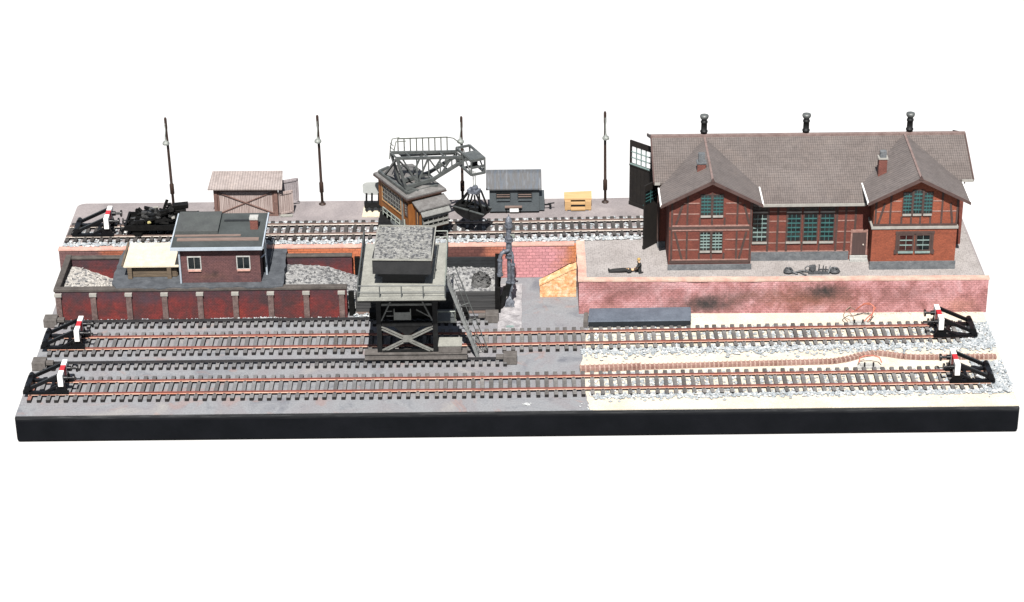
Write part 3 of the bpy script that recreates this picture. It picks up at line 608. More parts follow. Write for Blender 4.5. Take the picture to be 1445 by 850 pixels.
# wooden store with cream felt roof
th = thing('wooden_store', 'low timber lean-to with cream felt roof beside the office hut', 'lean-to', (-254,160,Z))
MB().slab([(-272.2,145.2,34.6),(-233.8,145.2,34.6),(-239,178,36.6),(-271.5,178,36.6)], (0,0,1.1)).build('roof', M['cream_roof'], th)
for (x, y) in ((-268.2,146.8),(-240.8,146.8),(-268.2,175)): MB().box(x-1.5, x+1.5, y-1.3, y+1.3, Z, 34.6).build('post', M['weathered_wood'], th)
w = MB()
for k in range(4): w.box(-266.6, -236, 148.4, 149.4, Z+.3+k*2.25, Z+.3+k*2.25+2.0)
w.build('front_boards', M['weathered_wood'], th)
MB().slab([(-273.6,145.2,35.2),(-273.6,178,37.4),(-273.6,178,38.8),(-273.6,145.2,36.6)], (1.3,0,0)).build('edge_board', M['weathered_wood'], th)
MB().box(-236.6, -235.4, 149.5, 176, Z, 34.4).build('side_boards', M['weathered_wood'], th)

# ------------------------------------------------------------------ coaling tower
tt = thing('coaling_tower', 'black travelling coaling tower full of coal straddling the second track', 'coaling tower', (-73,97,0))
for (y, ex) in ((66.8, 0), (126.7, 0)):
    b = MB(); b.box(-101.5, -32.8, y-2.6, y+2.6, 5.2, 8.4); b.box(-101.5, -32.8, y-3.4, y+3.4, 8.0, 9.0); b.box(-101.5, -32.8, y-3.4, y+3.4, 4.2, 5.2)
    bo = b.build('bogie_beam', M['block'] if y < 100 else M['soot'], tt)
    for x in (-95, -80, -54, -40): MB().cyl((x, y-1.2, 4.4), (x, y+1.2, 4.4), 1.9, n=16).build('wheel', M['iron'], bo)
MB().box(-52.0, -36.6, 63.6, 75, 9.05, 14.0).build('motor_box', M['block'], tt, bevel=.3); MB().box(-52.2, -36.3, 63.3, 75.4, 14.0, 14.6).build('motor_box_lid', M['walkway'], tt)
for (x, y) in ((-91.2, 66.8), (-53.8, 66.8), (-90.8, 126.7), (-54.2, 126.7)):
    MB().box(x-1.6, x+1.6, y-1.6, y+1.6, 9.0, 57.2).build('leg', M['iron'], tt)
for y in (65.6, 127.8):
    b = MB(); b.bar((-89.4,y,10.5),(-55.6,y,28.6),1.0,1.0,up=(0,1,0)); b.bar((-87.4,y,10.0),(-55.6,y,26.6),1.0,.8,up=(0,1,0)); b.bar((-89.4,y-.5,28.6),(-55.6,y-.5,10.5),1.0,1.0,up=(0,1,0)); b.bar((-89.4,y-.5,26.6),(-57.6,y-.5,10.0),1.0,.8,up=(0,1,0))
    b.slab([(-75.5,y-1.1,17),(-69.5,y-1.1,17),(-69.5,y-1.1,22),(-75.5,y-1.1,22)], (0,.5,0)); b.build('cross_brace', M['brace'], tt)
    b = MB(); b.box(-89.2, -55.8, y-.9, y+1.4, 28.8, 31.6); b.box(-89.2,-55.8,y-.6,y+1.2,9.05,10.6)
    b.slab([(-82,y-.3,28.8),(-63,y-.3,28.8),(-72.5,y-.3,21)], (0,.5,0)); b.build('cross_beam', M['iron'], tt)
    b = MB(); b.bar((-89.4,y,33),(-79,y,56),.8,1.5,up=(0,1,0)); b.bar((-55.6,y,33),(-66,y,56),.8,1.5,up=(0,1,0)); b.bar((-89.2,y+.6,44.5),(-55.8,y+.6,44.5),1.0,1.5); b.bar((-86,y-.3,40),(-82,y-.3,40),.6,.6); b.bar((-86,y-.3,36.5),(-81,y-.3,36.5),.6,.6); b.bar((-66,y-.3,41),(-56,y-.3,35),.6,.7); b.build('upper_brace', M['brace'], tt)
for x in (-91, -54):
    b = MB(); b.box(x-.9, x+.9, 68.5, 125, 28.8, 31.4); b.bar((x,68.6,10),(x,125,28),.8,1.6,up=(1,0,0)); b.bar((x,68.6,33),(x,97,56),.8,1.5,up=(1,0,0)); b.bar((x,125,33),(x,97,56),.8,1.5,up=(1,0,0)); b.build('side_brace', M['iron'], tt)
w = MB(); bt = [(-91.5,69.5),(-53.5,69.5),(-53.5,124),(-91.5,124)]; bb = [(-91.5,71),(-53.5,71),(-53.5,123),(-91.5,123)]
w.add([(x,y,57.4) for x, y in bt]+[(x,y,33) for x, y in bb], [(0,4,5,1),(1,5,6,2),(2,6,7,3),(3,7,4,0),(4,7,6,5),(0,1,2,3)]); w.build('hopper_dark_fill', M['soot'], tt)  # box widened to the legs, filling in black the shade under the platform
w = MB(); w.box(-80.4,-70.2,64.0,64.5,34,39.6); w.box(-81,-80.4,63.8,65.5,34,42); w.box(-70.2,-69.6,63.8,65.5,34,42); w.build('notice_plate', M['walkway'], tt)
PX0, PX1, PY0, PY1, PZ = -103.2, -45.6, 45.6, 127, 60
b = MB().slab([(PX0,PY0,PZ),(PX1,PY0-1,PZ),(PX1,PY1,PZ),(PX0,PY1,PZ)], (0,0,-1.0)).build('platform', M['walkway'], tt)
w = MB()
for x in (-98, -85, -73, -61, -50): w.box(x-.7, x+.7, PY0+.6, PY1-1, PZ-3, PZ-1.02)
w.box(PX0+.4, PX1-.4, PY0+1, PY0+2.2, PZ-3.6, PZ-1.02); w.build('joist', M['iron'], b)
w = MB(); w.box(PX0, PX1, PY0-.9, PY0-.3, PZ-1.6, PZ+.8); w.box(PX0+.4, PX1-.4, PY0+4.6, PY0+5.1, PZ+.02, PZ+.25); w.build('kick_board', M['walkway'], b)
def railing(pts, h, n, par, mat, r=.32, mid=True, name='railing'):
    b = MB()
    for p, q in zip(pts, pts[1:]):
        p, q = Vector(p), Vector(q); up = Vector((0,0,h)); b.cyl(p+up, q+up, r, n=6)
        if mid: b.cyl(p+up*.5, q+up*.5, r*.8, n=6)
        k = max(1, round((q-p).length/n))
        for i in range(k+1): c = p.lerp(q, i/k); b.cyl(c, c+up, r, n=6)
    return b.build(name, mat, par)
railing([(PX0+.4,PY0-.2,PZ),(PX1-.4,PY0-.9,PZ)], 9, 15, tt, M['grey_steel'], .4)
railing([(PX0+.4,PY0,PZ),(PX0+.4,PY1,PZ)], 9, 20, tt, M['grey_steel'], .55, True)
railing([(PX1-.4,PY0,PZ),(PX1-.4,70,PZ)], 9, 14, tt, M['pale_metal'], .36); railing([(PX1-.4,82,PZ),(PX1-.4,PY1,PZ),(-56,PY1,PZ)], 9, 20, tt, M['pale_metal'], .4)
bn = MB(); bn.slab([(-93.6,59.6,81.0),(-55.2,57.8,81.0),(-53.6,107.5,81.0),(-91.6,109.5,81.0)], (0,0,-10.4)); bn.slab([(-90.8,64,70.6),(-57.6,63,70.6),(-56.4,104,70.6),(-89.6,105,70.6)], (0,0,-4.2)); bn.slab([(-88,68,66.4),(-60,67,66.4),(-59,101,66.4),(-87,102,66.4)], (0,0,-6.6))
bn = bn.build('bin', plain('bin_charcoal', (.045,.046,.048), (.03,.031,.033), 8, .55, .1, .9), tt)
w = MB(); C = [(-94.1,59.0),(-54.7,57.2),(-53.1,108.1),(-91.1,110.1)]
for p, q in zip(C, C[1:]+C[:1]): w.bar((*p,81.5),(*q,81.5),.7,1.0)
w.build('bin_rim', M['walkway'], bn)
w = MB(); w.cyl((-53.9,74,76),(-53.2,74,76),1.2,n=10); w.build('hatch', M['soot'], bn)
heap('coal_heap', 'lumpy grey coal filling the bin of the coaling tower', -92.6, -55.2, 59.8, 107.6, lambda x, y: 81.6+.9*math.exp(-((x+73)/13)**2-((y-84)/18)**2), M['coal_bin'], 52, 60, .55, 2.0, seed=6, dark=.42, lumps=.4)
# stair, its handrails and the side balcony
st = MB(); A, B = Vector((-25.8,75,1)), Vector((-45.4,77,59))
for dy in (-3.2, 3.2):
    st.bar(A+Vector((0,dy,0)), B+Vector((0,dy,0)), 2.0 if dy < 0 else 1.2, 2.2, up=(0,1,0))
for i in range(1, 19): c = A.lerp(B, i/19); st.box(c.x-1.5, c.x+1.2, c.y-2.7, c.y+2.7, c.z-.25, c.z+.25)
st = st.build('stair', plain('stair_grey', (.27,.28,.275), (.16,.17,.17), 3, .5, .1, .7), tt)
hr = MB()
for dy in (3.4,):
    o2 = Vector((6.5, dy, 2.5)); hr.cyl(A+o2, B+o2+Vector((-1,0,3)), .38, n=6); o3 = Vector((3.6, dy, 1.5)); hr.cyl(A+o3, B+o3, .28, n=6)
    for k in (.02,.2,.4,.6,.8,.97): c = A.lerp(B, k); hr.cyl(c+Vector((0,dy,0)), c+o2, .32, n=6)
hr.build('handrail', M['grey_steel'], st)
bc = MB().box(-53.2, -40.4, 80, 97, 23.2, 24.4).build('balcony', M['grey_steel'], tt)
railing([(-53,80.4,24.4),(-40.8,80.4,24.4),(-40.8,96.5,24.4)], 7, 12, bc, M['pale_metal'], .5, False)

# ------------------------------------------------------------------ water crane
tw = thing('water_crane', 'blue grey water crane column with hanging spout on a concrete pad', 'water crane', (-8,152,0))
pd = MB().slab(rough_poly([(-12.6,111.8,1.3),(3.8,111.2,1.3),(4.4,180,1.3),(-11,180.3,1.3)], 12, .3), (0,0,-1.3)).build('pad', plain('pad_grey_lilac', (.36,.345,.35), (.15,.143,.15), 6, .7, .8, 3.5), tw)
MB().box(-6.8, -1.6, 113.6, 115.6, 1.3, 1.8).build('drain_plate', M['pale_teal'], pd)
w = MB(); cx, cy = -4.4, 150
for z0, z1, r0, r1 in ((1.3,2.4,3.6,3.6),(2.4,17,1.7,1.5),(17,18.2,2.5,2.5),(18.2,37,1.45,1.45),(37,38.2,2.7,2.7),(38.2,40,2.1,2.1),(40,41,2.9,2.9),(41,49.5,2.2,2.0),(49.5,50.6,3.0,3.0),(50.6,52,2.3,2.3),(52,52.8,2.8,2.8),(52.8,60.5,1.9,1.9),(60.5,61.6,2.7,2.7),(61.6,65.2,2.4,2.4),(65.2,67.6,2.4,1.5),(67.6,68.6,1.5,.6),(68.6,70,.4,.3)):
    w.cyl((cx,cy,z0),(cx,cy,z1),r0,r1,n=18)
for a in (-.9, .9): w.cyl((cx+a*1.9,cy-1.9,41),(cx+a*1.9,cy-1.9,52),.35,n=6)
w.build('column', M['blue_iron'], tw)
w = MB(); w.cyl((cx,cy-1.8,43.5),(cx-3.4,cy-4.2,43.5),1.3,n=14); w.cyl((cx-3.0,cy-3.9,43.5),(cx-3.6,cy-4.3,43.5),1.9,n=14)
w.tube([(cx-3.2,cy-4,43.5),(cx-5,cy-4.6,42.8),(cx-6,cy-5,40.5),(cx-6.3,cy-5.1,37.5)],1.35,14); w.cyl((cx-6.3,cy-5.1,38),(cx-6.3,cy-5.1,36.9),2.0,n=14); w.cyl((cx-6.3,cy-5.1,36.9),(cx-6.4,cy-5.1,27),1.6,1.75,n=14); w.cyl((cx-6.4,cy-5.1,27),(cx-6.4,cy-5.1,25.6),2.2,n=14); w.build('spout', M['blue_iron'], tw)
w = MB(); w.tube([(cx+1.8,cy-1.6,42),(cx+2.6,cy-2.2,39),(cx+2.6,cy-2.4,33)],.9,10); w.cyl((cx+2.6,cy-2.4,33),(cx+2.4,cy-2.4,19),1.25,n=12); w.cyl((cx+2.6,cy-2.4,33.4),(cx+2.6,cy-2.4,32.2),1.7,n=12); w.cyl((cx+2.4,cy-2.4,19.6),(cx+2.4,cy-2.4,18.2),1.8,n=12); w.cyl((cx+2.4,cy-2.4,18.2),(cx+1.6,cy-2.6,12),.7,n=8); w.build('operating_rod', M['blue_iron'], tw)
w = MB(); w.bar((-6,146,16),(-11.5,142,1.6),2.6,3.2); w.bar((-5,147,18),(-7,145,10),2,3); w.build('support_strut', M['iron'], tw)
w = MB()
for a in range(7): w.tube([(-4.4,147.5,8),(-4.4+(a-3)*.7,145.4,5.5),(-4.4+(a-3)*1.05,143.6,1.5)], .4, 6)
w.build('drain_hose', M['blue_iron'], tw)
w = MB(); w.cyl((-4.6,150,55),(-1.4,146.5,55.5),.55,n=8); w.box(-2,-.4,145.4,147,54.6,56.4); w.build('valve_handle', M['pale_metal'], tw)

# ------------------------------------------------------------------ slate box, hose, wires
tx = thing('cable_trough', 'long slate grey box lying on the sand below the pink wall', 'trough', (85,121,0))
MB().slab([(49.8,113.3,.3),(120.2,113.8,.3),(121.0,131.0,.3),(51.2,130.4,.3)], (0,0,4.4)).build('body', M['trough_side'], tx)
MB().slab([(49.4,113.0,4.75),(120.5,113.5,4.75),(121.3,131.3,5.75),(50.9,130.7,5.75)], (0,0,.9)).build('lid', M['trough'], tx, bevel=.3)
MB().slab([(46.2,114.2,.3),(49.3,114.2,.3),(50.2,129,.3),(47.2,129,.3)], (0,0,4.0)).build('end_piece', M['block'], tx)
hp = [(42.2,52.6),(60,53.6),(83.3,55),(120,56.6),(156.6,58),(190,59),(212,60),(222,63.2),(232,68.6),(241.5,71.2),(250,69.2),(259.5,65.6),(270,64.4),(290,64.2),(321.3,64.4)]
def arc_sample(pts, step):
    out = []; P = [Vector((*p, 0)) for p in pts]
    for p, q in zip(P, P[1:]):
        n = max(1, int((q-p).length/step)); out += [p.lerp(q, i/n) for i in range(n)]
    return out + [P[-1]]
hs = MB(); pts = arc_sample(hp, 1.0); zc = 2.2
for k, (p, q) in enumerate(zip(pts, pts[1:])):
    d = (q-p).normalized(); nrm = Vector((-d.y, d.x, 0)); seg = k % 3
    hw, hh, mm = (2.25, 2.7, 1) if seg == 0 else (1.95, 2.25, 0)
    if p.x < 83: hw, hh = hw+.5, hh+.6
    hs.obox(p - nrm*hw + Vector((0,0,.3)), (q-p)*1.0, nrm*2*hw, (0,0,hh), mm)
tag(hs.build('ribbed_hose', [M['pipe_brown'], M['pipe_light']], org=(180,61,0)), 'brown ribbed hose lying across the sand between the two front tracks', 'hose')
def wires(label, cx, cy, paths, dull, z0=.4):
    tx = thing('cable_clip', label, 'cable clip', (cx,cy,z0), 'wired clips beside the tracks')
    b = MB().slab([(cx-9,cy-2.6,z0),(cx+9,cy-2.6,z0),(cx+6.5,cy+1.8,z0),(cx-6.5,cy+1.8,z0)], (0,0,1.2)).box(cx-5.4,cx+4.6,cy-.8,cy+1.6,z0+1.2,z0+2.4).build('clip', M['step'], tx)
    for x in (cx-2.6, cx+3.2): MB().cyl((x,cy-1.4,z0+1.2),(x,cy-1.0,z0+4.2),.55,n=8).build('screw', M['iron'], b)
    for P in paths: MB().tube([(cx+x,cy+y,z0+z) for x, y, z in P], .42, 7).build('wire', M['wire'], tx)
    for P in dull: MB().tube([(cx+x,cy+y,z0+z) for x, y, z in P], .36, 7).build('wire', M['wire_dull'], tx)
wires('red looped wires on a grey clip behind the second track', 235.4, 114.6,
  [[(4,-.5,2.4),(6.5,1,4.5),(10,2,7.5),(12,4,10.5),(10,7,11.5),(6,9,11),(2,9,9),(-1,8,6.5),(-4,7.5,6)], [(6.5,0,2),(9,1,5),(10.5,2,9),(10.8,3.4,12),(8,5,13.8),(4.5,6,13),(1.5,7,9.5),(-1,8,6.5)]],
  [[(-7,0,2),(-9.5,1,4.5),(-10,2,6.5),(-8,4,8.5),(-5,6,10),(-2.5,7,8.5),(-1,8,6.5)], [(-3,-1,3),(-3.5,.5,5.5),(-6,1.5,8.5),(-8,3,10),(-5,5,11.5)]])
wires('pale clip with one short red wire in front of the ribbed hose', 234.2, 53.5,
  [[(-6,1,3),(-5.5,3,5.5),(-2,4,6.5),(3,4,6.8),(7.5,2.5,6),(9,.5,3)]], [[(-7,0,2),(-6,2,3.8),(-2.5,2.5,4.6)]])

# ------------------------------------------------------------------ lamps on the rear edge
def lamp():
    t1 = thing('yard_lamp', 'x', 'lamp post', (0,0,0), 'lamp posts along the rear edge', local=True)
    MB().lathe((0,0,0), [(2.6,0),(2.6,.7),(1.6,1.0),(1.1,1.6)], 16).build('base', M['lamp_brown'], t1)
    w = MB(); w.lathe((0,0,1.5), [(1.0,0),(1.0,8),(1.6,8.6),(1.6,16),(1.05,17),(.95,50),(.9,53),(.8,60),(1.0,62),(1.0,69),(.7,70)], 12); w.build('post', M['lamp_brown'], t1)
    w = MB(); w.tube([(-.2,-.2,68),(-.9,-.8,66),(-.6,-.8,62),(-1.3,-1.2,58),(-1.6,-1.4,55)], .38, 8); w.build('bracket', M['lamp_shade'], t1)
    s = MB().lathe((-1.3,-1.6,51), [(2.5,0),(2.6,.9),(2.2,1.9),(1.0,2.5),(.6,4.2)], 18).build('lamp_shade', M['lamp_shade'], t1)
    MB().lathe((-1.3,-1.6,50.2), [(.3,0),(1.4,.3),(1.6,.8)], 12).build('bulb', M['glass_pale'], s)
    return t1
L = lamp()
for i, (x, y, k, rz, tilt, lab) in enumerate(((-252.9,265.4,.99,.25,-.012,'thin brown lamp post behind the scrap wagon'), (-142.6,265.2,1.0,.5,-.008,'thin brown lamp post right of the brown shed'),
        (-38.7,265.7,.965,.3,.004,'thin brown lamp post partly hidden by the crane jib'), (66.8,263.7,1.02,.9,-.016,'thin brown lamp post right of the wooden bench'))):
    o = L if i == 0 else copy_tree(L); o.location = Vector((x,y,H))*S; o.scale = (1,1,k); o.rotation_euler = (0, tilt, rz); o['label'] = lab

# ------------------------------------------------------------------ brown shed
tx = thing('goods_shed', 'small weathered brown shed with corrugated roof and crossed plank door', 'shed', (-196,254,H))
MB().box(-218.6, -175.2, 248, 262, H, 47.6).build('wall', M['brown_shed'], tx)
w = MB(); w.box(-220, -217.6, 245.4, 248, H, 47.8); w.box(-176, -173.4, 245.4, 248, H, 47.8); w.box(-217.6, -176, 245.4, 248, 45.8, 47.8); w.box(-217.6,-176,245.6,248,H,27.2); w.build('frame', M['shed_frame'], tx)
d = MB()
x = -217.4
while x < -177: d.box(x, x+1.15, 246.8, 247.6, 27.3, 45.7); x += 1.3
d = d.build('door', M['brown_shed'], tx)
w = MB(); w.bar((-217.3,246.5,27.8),(-176.3,246.5,45.2),.5,1.0,up=(0,1,0)); w.bar((-217.3,246.2,45.2),(-176.3,246.2,27.8),.5,1.0,up=(0,1,0)); w.box(-217.4,-216.2,246.2,246.8,27.3,45.7); w.box(-177.4,-176.2,246.2,246.8,27.3,45.7); w.build('cross_brace', M['shed_frame'], d)
MB().box(-175.2, -174.6, 249, 261, H, 46).build('doorway_dark_panel', M['dark_inside'], tx)  # dark panel on the solid wall paints the shade of the open end
MB().slab([(-223.6,242.2,48.6),(-169.4,242.2,48.2),(-170.8,267,51.6),(-222.4,267,51.8)], (0,0,1.0)).build('roof', M['corrugated'], tx)
def plank_door(p, q, z0, z1, par, mat, name='door'):
    p, q = Vector((*p,0)), Vector((*q,0)); d = q-p; n = max(3, int(d.length/1.4)); b = MB(); nr = Vector((d.y,-d.x,0)).normalized()
    for i in range(n): b.obox(p.lerp(q,i/n)+Vector((0,0,z0)), d/n*.9, nr*.8, (0,0,z1-z0))
    for z in (z0+.6, z1-2): b.obox(p+nr*.8+Vector((0,0,z)), d, nr*.6, (0,0,1.4))
    b.obox(p+nr*.8+Vector((0,0,z0)), d*.1, nr*.6, (0,0,z1-z0)); b.obox(p+d*.9+nr*.8+Vector((0,0,z0)), d*.1, nr*.6, (0,0,z1-z0))
    return b.build(name, mat, par)
plank_door((-173,246.4),(-163,251), H+.6, 44.5, tx, M['brown_shed'])
plank_door((-174.4,262.5),(-160.2,268), H+.6, 46.5, tx, plain('pale_lilac_boards', (.42,.38,.39), (.33,.29,.3), 5, .8, .15, .8))
MB().box(-172, -163, 243.4, 246, H+.3, H+1.2).build('threshold', M['walkway'], tx)

# ------------------------------------------------------------------ grey hut (old wagon body)
tx = thing('wagon_body_hut', 'blue grey hut with arched streaky roof and two slot windows', 'hut', (0,254,H))
MB().box(-18.6, 17.8, 246, 262.5, H+1.6, 46.8).build('wall', M['hut_grey'], tx)
MB().box(-18.2, 17.4, 246.4, 262.2, H+.25, H+1.6).build('underframe', M['soot'], tx)
w = MB(); prof = []
for i in range(13):
    a = i/12; prof.append((243.6+a*21.4, 46.6+min(5.9, a*8.3)+a*.7-(.5*(a-.62)**2*9 if a > .62 else 0)))
n = len(prof); vs = [(-21,y,z) for y, z in prof]+[(19.6,y,z) for y, z in prof]+[(-21,y,z-1) for y, z in prof]+[(19.6,y,z-1) for y, z in prof]
fs = [(i,n+i,n+i+1,i+1) for i in range(n-1)]+[(2*n+i,2*n+i+1,3*n+i+1,3*n+i) for i in range(n-1)]+[(i,i+1,2*n+i+1,2*n+i) for i in range(n-1)]+[(n+i,3*n+i,3*n+i+1,n+i+1) for i in range(n-1)]+[(0,2*n,3*n,n),(n-1,2*n-1,4*n-1,3*n-1)]
w.add(vs, fs, 0, False); w.build('roof', M['zinc'], tx)
w = MB(); w.add([(17.75,y,z-1.0) for y, z in prof[1:-1]]+[(17.75,262.5,46.7),(17.75,246,46.7)], [tuple(range(13))]); w.slab([(-18.5,y,z-1.0) for y, z in prof[1:-1]]+[(-18.5,262.5,46.7),(-18.5,246,46.7)], (1,0,0)); w.build('gable', M['hut_dark'], tx)
for x in (-13.8, 2.0):
    window(tx, x, x+10.6, 37.2, 43.2, 246, 1, 3, M['hut_dark'], M['plank'], M['glass'], .5, .5, M['hut_grey'], .5)
MB().box(-7.4, 5.2, 244, 246, H+5.2, H+6.2).build('step_board', M['plank'], tx)
MB().box(-3.8, 2.6, 244.4, 245.0, H+1.8, H+4.6).build('sign_plate', M['white'], tx)
for x in (-6.4, 4.0): MB().bar((x,245,H+5.2),(x,245.6,H+1.4),.7,.7).build('step_bracket', M['soot'], tx)
MB().box(17.9, 21.6, 248, 260, H+1.4, 38).build('end_panel', M['hut_grey'], tx)
w = MB(); w.bar((21.6,252,H+4),(26,252,H+4.2),.9,.9); w.bar((24,252,H+4.6),(29,252,H+5.4),.7,.7); w.cyl((26,250.8,H+3),(26,253.2,H+3),.9); w.build('coupling', M['iron'], tx)

# ------------------------------------------------------------------ wooden bench box
tx = thing('wooden_bench', 'pale orange wooden bench box between the grey hut and a lamp post', 'bench', (46,254,H))
for x in (36.6, 51.6):
    MB().box(x, x+4.4, 249, 258.5, H+1, H+7.5).build('end_block', M['bunk_wood'], tx)
for x in (37, 54.2): 
    for y in (249.4, 256.5): MB().box(x, x+1.4, y, y+1.6, H, H+.98).build('foot', M['bunk_wood'], tx)
MB().box(41.05, 51.55, 247.6, 253, H+1.0, H+2.2).build('seat', M['bunk_wood'], tx)
MB().box(41.05, 51.55, 250, 256, H+4.6, H+5.6).build('shelf', M['bunk_wood'], tx)
MB().slab([(36.2,252,H+8.6),(56.4,252,H+8.6),(56.4,258.8,H+11.6),(36.2,258.8,H+10.8)], (0,0,-1.2)).build('top_board', M['bunk_wood'], tx)
MB().box(41.05, 51.55, 257.2, 258.3, H+1, H+9.5).build('back_board', M['bunk_wood'], tx)

# ------------------------------------------------------------------ oval board on trestle, behind the crane
tx = thing('trestle_board', 'pale oval board on a dark trestle half hidden behind the crane', 'sign board', (-103,250,H))
MB().slab([(-112,241.6,H+.9),(-92,241.4,H+.9),(-93,260,H+.9),(-111.4,260,H+.9)], (0,0,-.8)).build('base_plate', M['cream_roof'], tx)
P = [(-103+8.2*max(-1,min(1,1.15*math.cos(a)))*1.0, 249, 45.4+5.0*max(-1,min(1,1.2*math.sin(a)))) for a in [2*math.pi*i/28 for i in range(28)]]
MB().slab(P, (0,1.2,0)).build('board', plain('milky_board', (.55,.57,.55), (.45,.47,.46), 4, .6, .05, .8, fine=.08), tx)
w = MB()
for x in (-109,-105,-100): w.bar((x,249.4,31),(x+.5,249.6,42),1.4,1.4); w.slab([(x-1.5,249,31),(x+1.7,249,31),(x+.2,248,H+.9)], (0,1.4,0))
w.box(-110.5,-97,248.6,251.6,30.5,34.5); w.build('trestle', M['iron'], tx)

# ------------------------------------------------------------------ scrap wagon
yc = 217.3
tx = thing('flat_wagon', 'black low framed wagon heaped with dark scrap on the rear track', 'wagon', (-254,yc,H))
w = MB(); w.box(-280, -229, yc-12, yc+12, 34.2, 35.6)
w.box(-280, -278.6, yc-12, yc+12, 35.6, 38.4); w.box(-230.4, -229, yc-12, yc+12, 35.6, 38.4); w.box(-278.6, -230.4, yc-12, yc-10.8, 35.6, 38); w.box(-278.6, -230.4, yc+10.8, yc+12, 35.6, 38.2); w.build('tray', M['soot'], tx)
w = MB(); w.box(-278, -231, yc-6, yc+6, 31.6, 34.2)
for x in (-271, -240): w.slab([(x-5,yc-10.5,34.2),(x+5,yc-10.5,34.2),(x+2,yc-10.5,29.5),(x-2,yc-10.5,29.5)], (0,1.2,0)).slab([(x-5,yc+9.3,34.2),(x+5,yc+9.3,34.2),(x+2,yc+9.3,29.5),(x-2,yc+9.3,29.5)], (0,1.2,0))
w.build('underframe', M['soot'], tx)
for x in (-271, -240):
    a = MB().cyl((x,yc-9.2,31.6),(x,yc-7.4,31.6),3.0,n=18).cyl((x,yc+7.4,31.6),(x,yc+9.2,31.6),3.0,n=18).cyl((x,yc-7.4,31.6),(x,yc+7.4,31.6),.8).build('wheelset', M['iron'], tx)
for s in (-1, 1):
    for dy in (-6, 6):
        x = -254.5+25.5*s; MB().cyl((x,yc+dy,34),(x+s*3.4,yc+dy,34),.6,n=8).cyl((x+s*3.4,yc+dy,34),(x+s*4.1,yc+dy,34),1.7,n=12).build('buffer', M['iron'], tx)
rs = random.Random(12); w = MB()
for i in range(95):
    x, y = rs.uniform(-276,-232), rs.uniform(yc-9,yc+10.5); z = 36+4.2*math.exp(-((x+255)/16)**2)*rs.uniform(.3,1.4)
    a = Vector((rs.uniform(-1,1),rs.uniform(-.5,.5),rs.uniform(-.25,.35))).normalized(); b = Vector((-a.y,a.x,rs.uniform(-.3,.3))).normalized(); c = a.cross(b)
    l, ww, hh = rs.uniform(2.5,9), rs.uniform(1,3.5), rs.uniform(.6,2.4); w.obox((x-a.x*l/2,y-b.y*ww/2,z), a*l, b*ww, c*hh, 0 if rs.random() < .75 else 1)
tag(w.build('scrap_load', [M['soot'], plain('scrap_black_steel', (.09,.09,.088), (.03,.03,.03), 2, .4, .1, .6)], org=(-254,yc,36)), 'tangled dark scrap metal piled in the black wagon', kind='stuff')
tag(MB().obox((-247,yc+7,41.5),(11,1,.6),(-.5,5,.3),(-.2,-.3,3.4)).obox((-247,yc+6,38),(9,1,0),(-.5,6,0),(0,0,3.4)).build('metal_tank', M['soot'], org=(-243,yc+9,38), bevel=.3), 'black boxy tank lying on the rear of the scrap wagon', 'tank')
for (x, y, z, l, m, lab) in ((-263.5,yc-9,38,2.6,'yellow','small yellow fitting near the left end of the scrap wagon'), (-246,yc-8,41,2.2,'offwhite','small white fitting on the front of the scrap wagon'), (-262,yc+9.5,41,4.4,'offwhite','pale bent bar at the rear of the scrap wagon')):
    tag(MB().obox((x,y,z),(l,.4,.6),(0,1.3,0),(-.3,0,1.5)).build('metal_fitting', M[m], org=(x,y,z), bevel=.2), lab, 'fitting')

# ------------------------------------------------------------------ slewing crane
u, v = Vector((.5,-.866,0)), Vector((.866,.5,0)); Bc = Vector((-76.2,196.6,0))
tx = thing('coal_crane', 'brown cabin slewing coal crane with grey lattice jib on the rear track', 'crane', (-78,217,H))
def cp(a, b, z): p = Bc + u*a + v*b; return (p.x, p.y, z)       # a towards the front corner, b along the right face
w = MB(); w.box(-98, -52, 204.6, 230.4, 31.6, 36.2); w.box(-99,-51,206,228.6,29.8,31.6); w.build('undercarriage', M['iron'], tx)
for x in (-91, -59):
    for y in (yc-8.25, yc+8.25): MB().cyl((x,y-1,31.8),(x,y+1,31.8),2.9,n=16).build('wheel', M['soot'], tx)
MB().lathe((-73,216,34.5), [(17,0),(17,2.2),(15,2.3),(15,4)], 32).build('turntable', M['grey_steel'], tx)
wl = MB().slab([cp(-48,1.5,0),cp(-1.5,1.5,0),cp(-1.5,28.5,0),cp(-48,28.5,0)], (0,0,24.4))
wl.v = [(x,y,z+37.2) for x, y, z in wl.v]; wl = wl.build('cabin', M['crane_brown'], tx)
# roof, shallow pitch with ridge along u
w = MB(); rz = 62.2
w.add([cp(-50.5,-1,rz),cp(1,-1,rz),cp(1,31,rz),cp(-50.5,31,rz),cp(-46,15,rz+4.2),cp(-4,15,rz+4.2),cp(-50.5,-1,rz-1),cp(1,-1,rz-1),cp(1,31,rz-1),cp(-50.5,31,rz-1)],
      [(0,1,5,4),(1,2,5),(2,3,4,5),(3,0,4),(0,6,7,1),(1,7,8,2),(2,8,9,3),(3,9,6,0),(9,8,7,6)]); w.build('roof', plain('crane_roof_grey', (.205,.2,.195), (.125,.118,.113), 5, .7, .15, .8), tx)
w = MB(); w.add([cp(-50.7,-1.2,rz-1.1),cp(1.2,-1.2,rz-1.1),cp(1.2,31.2,rz-1.1),cp(-50.7,31.2,rz-1.1),cp(-50.7,-1.2,rz-2.1),cp(1.2,-1.2,rz-2.1),cp(1.2,31.2,rz-2.1),cp(-50.7,31.2,rz-2.1)], [(0,4,5,1),(1,5,6,2),(2,6,7,3),(3,7,4,0),(0,1,2,3),(7,6,5,4)]); w.build('fascia', M['timber'], tx)
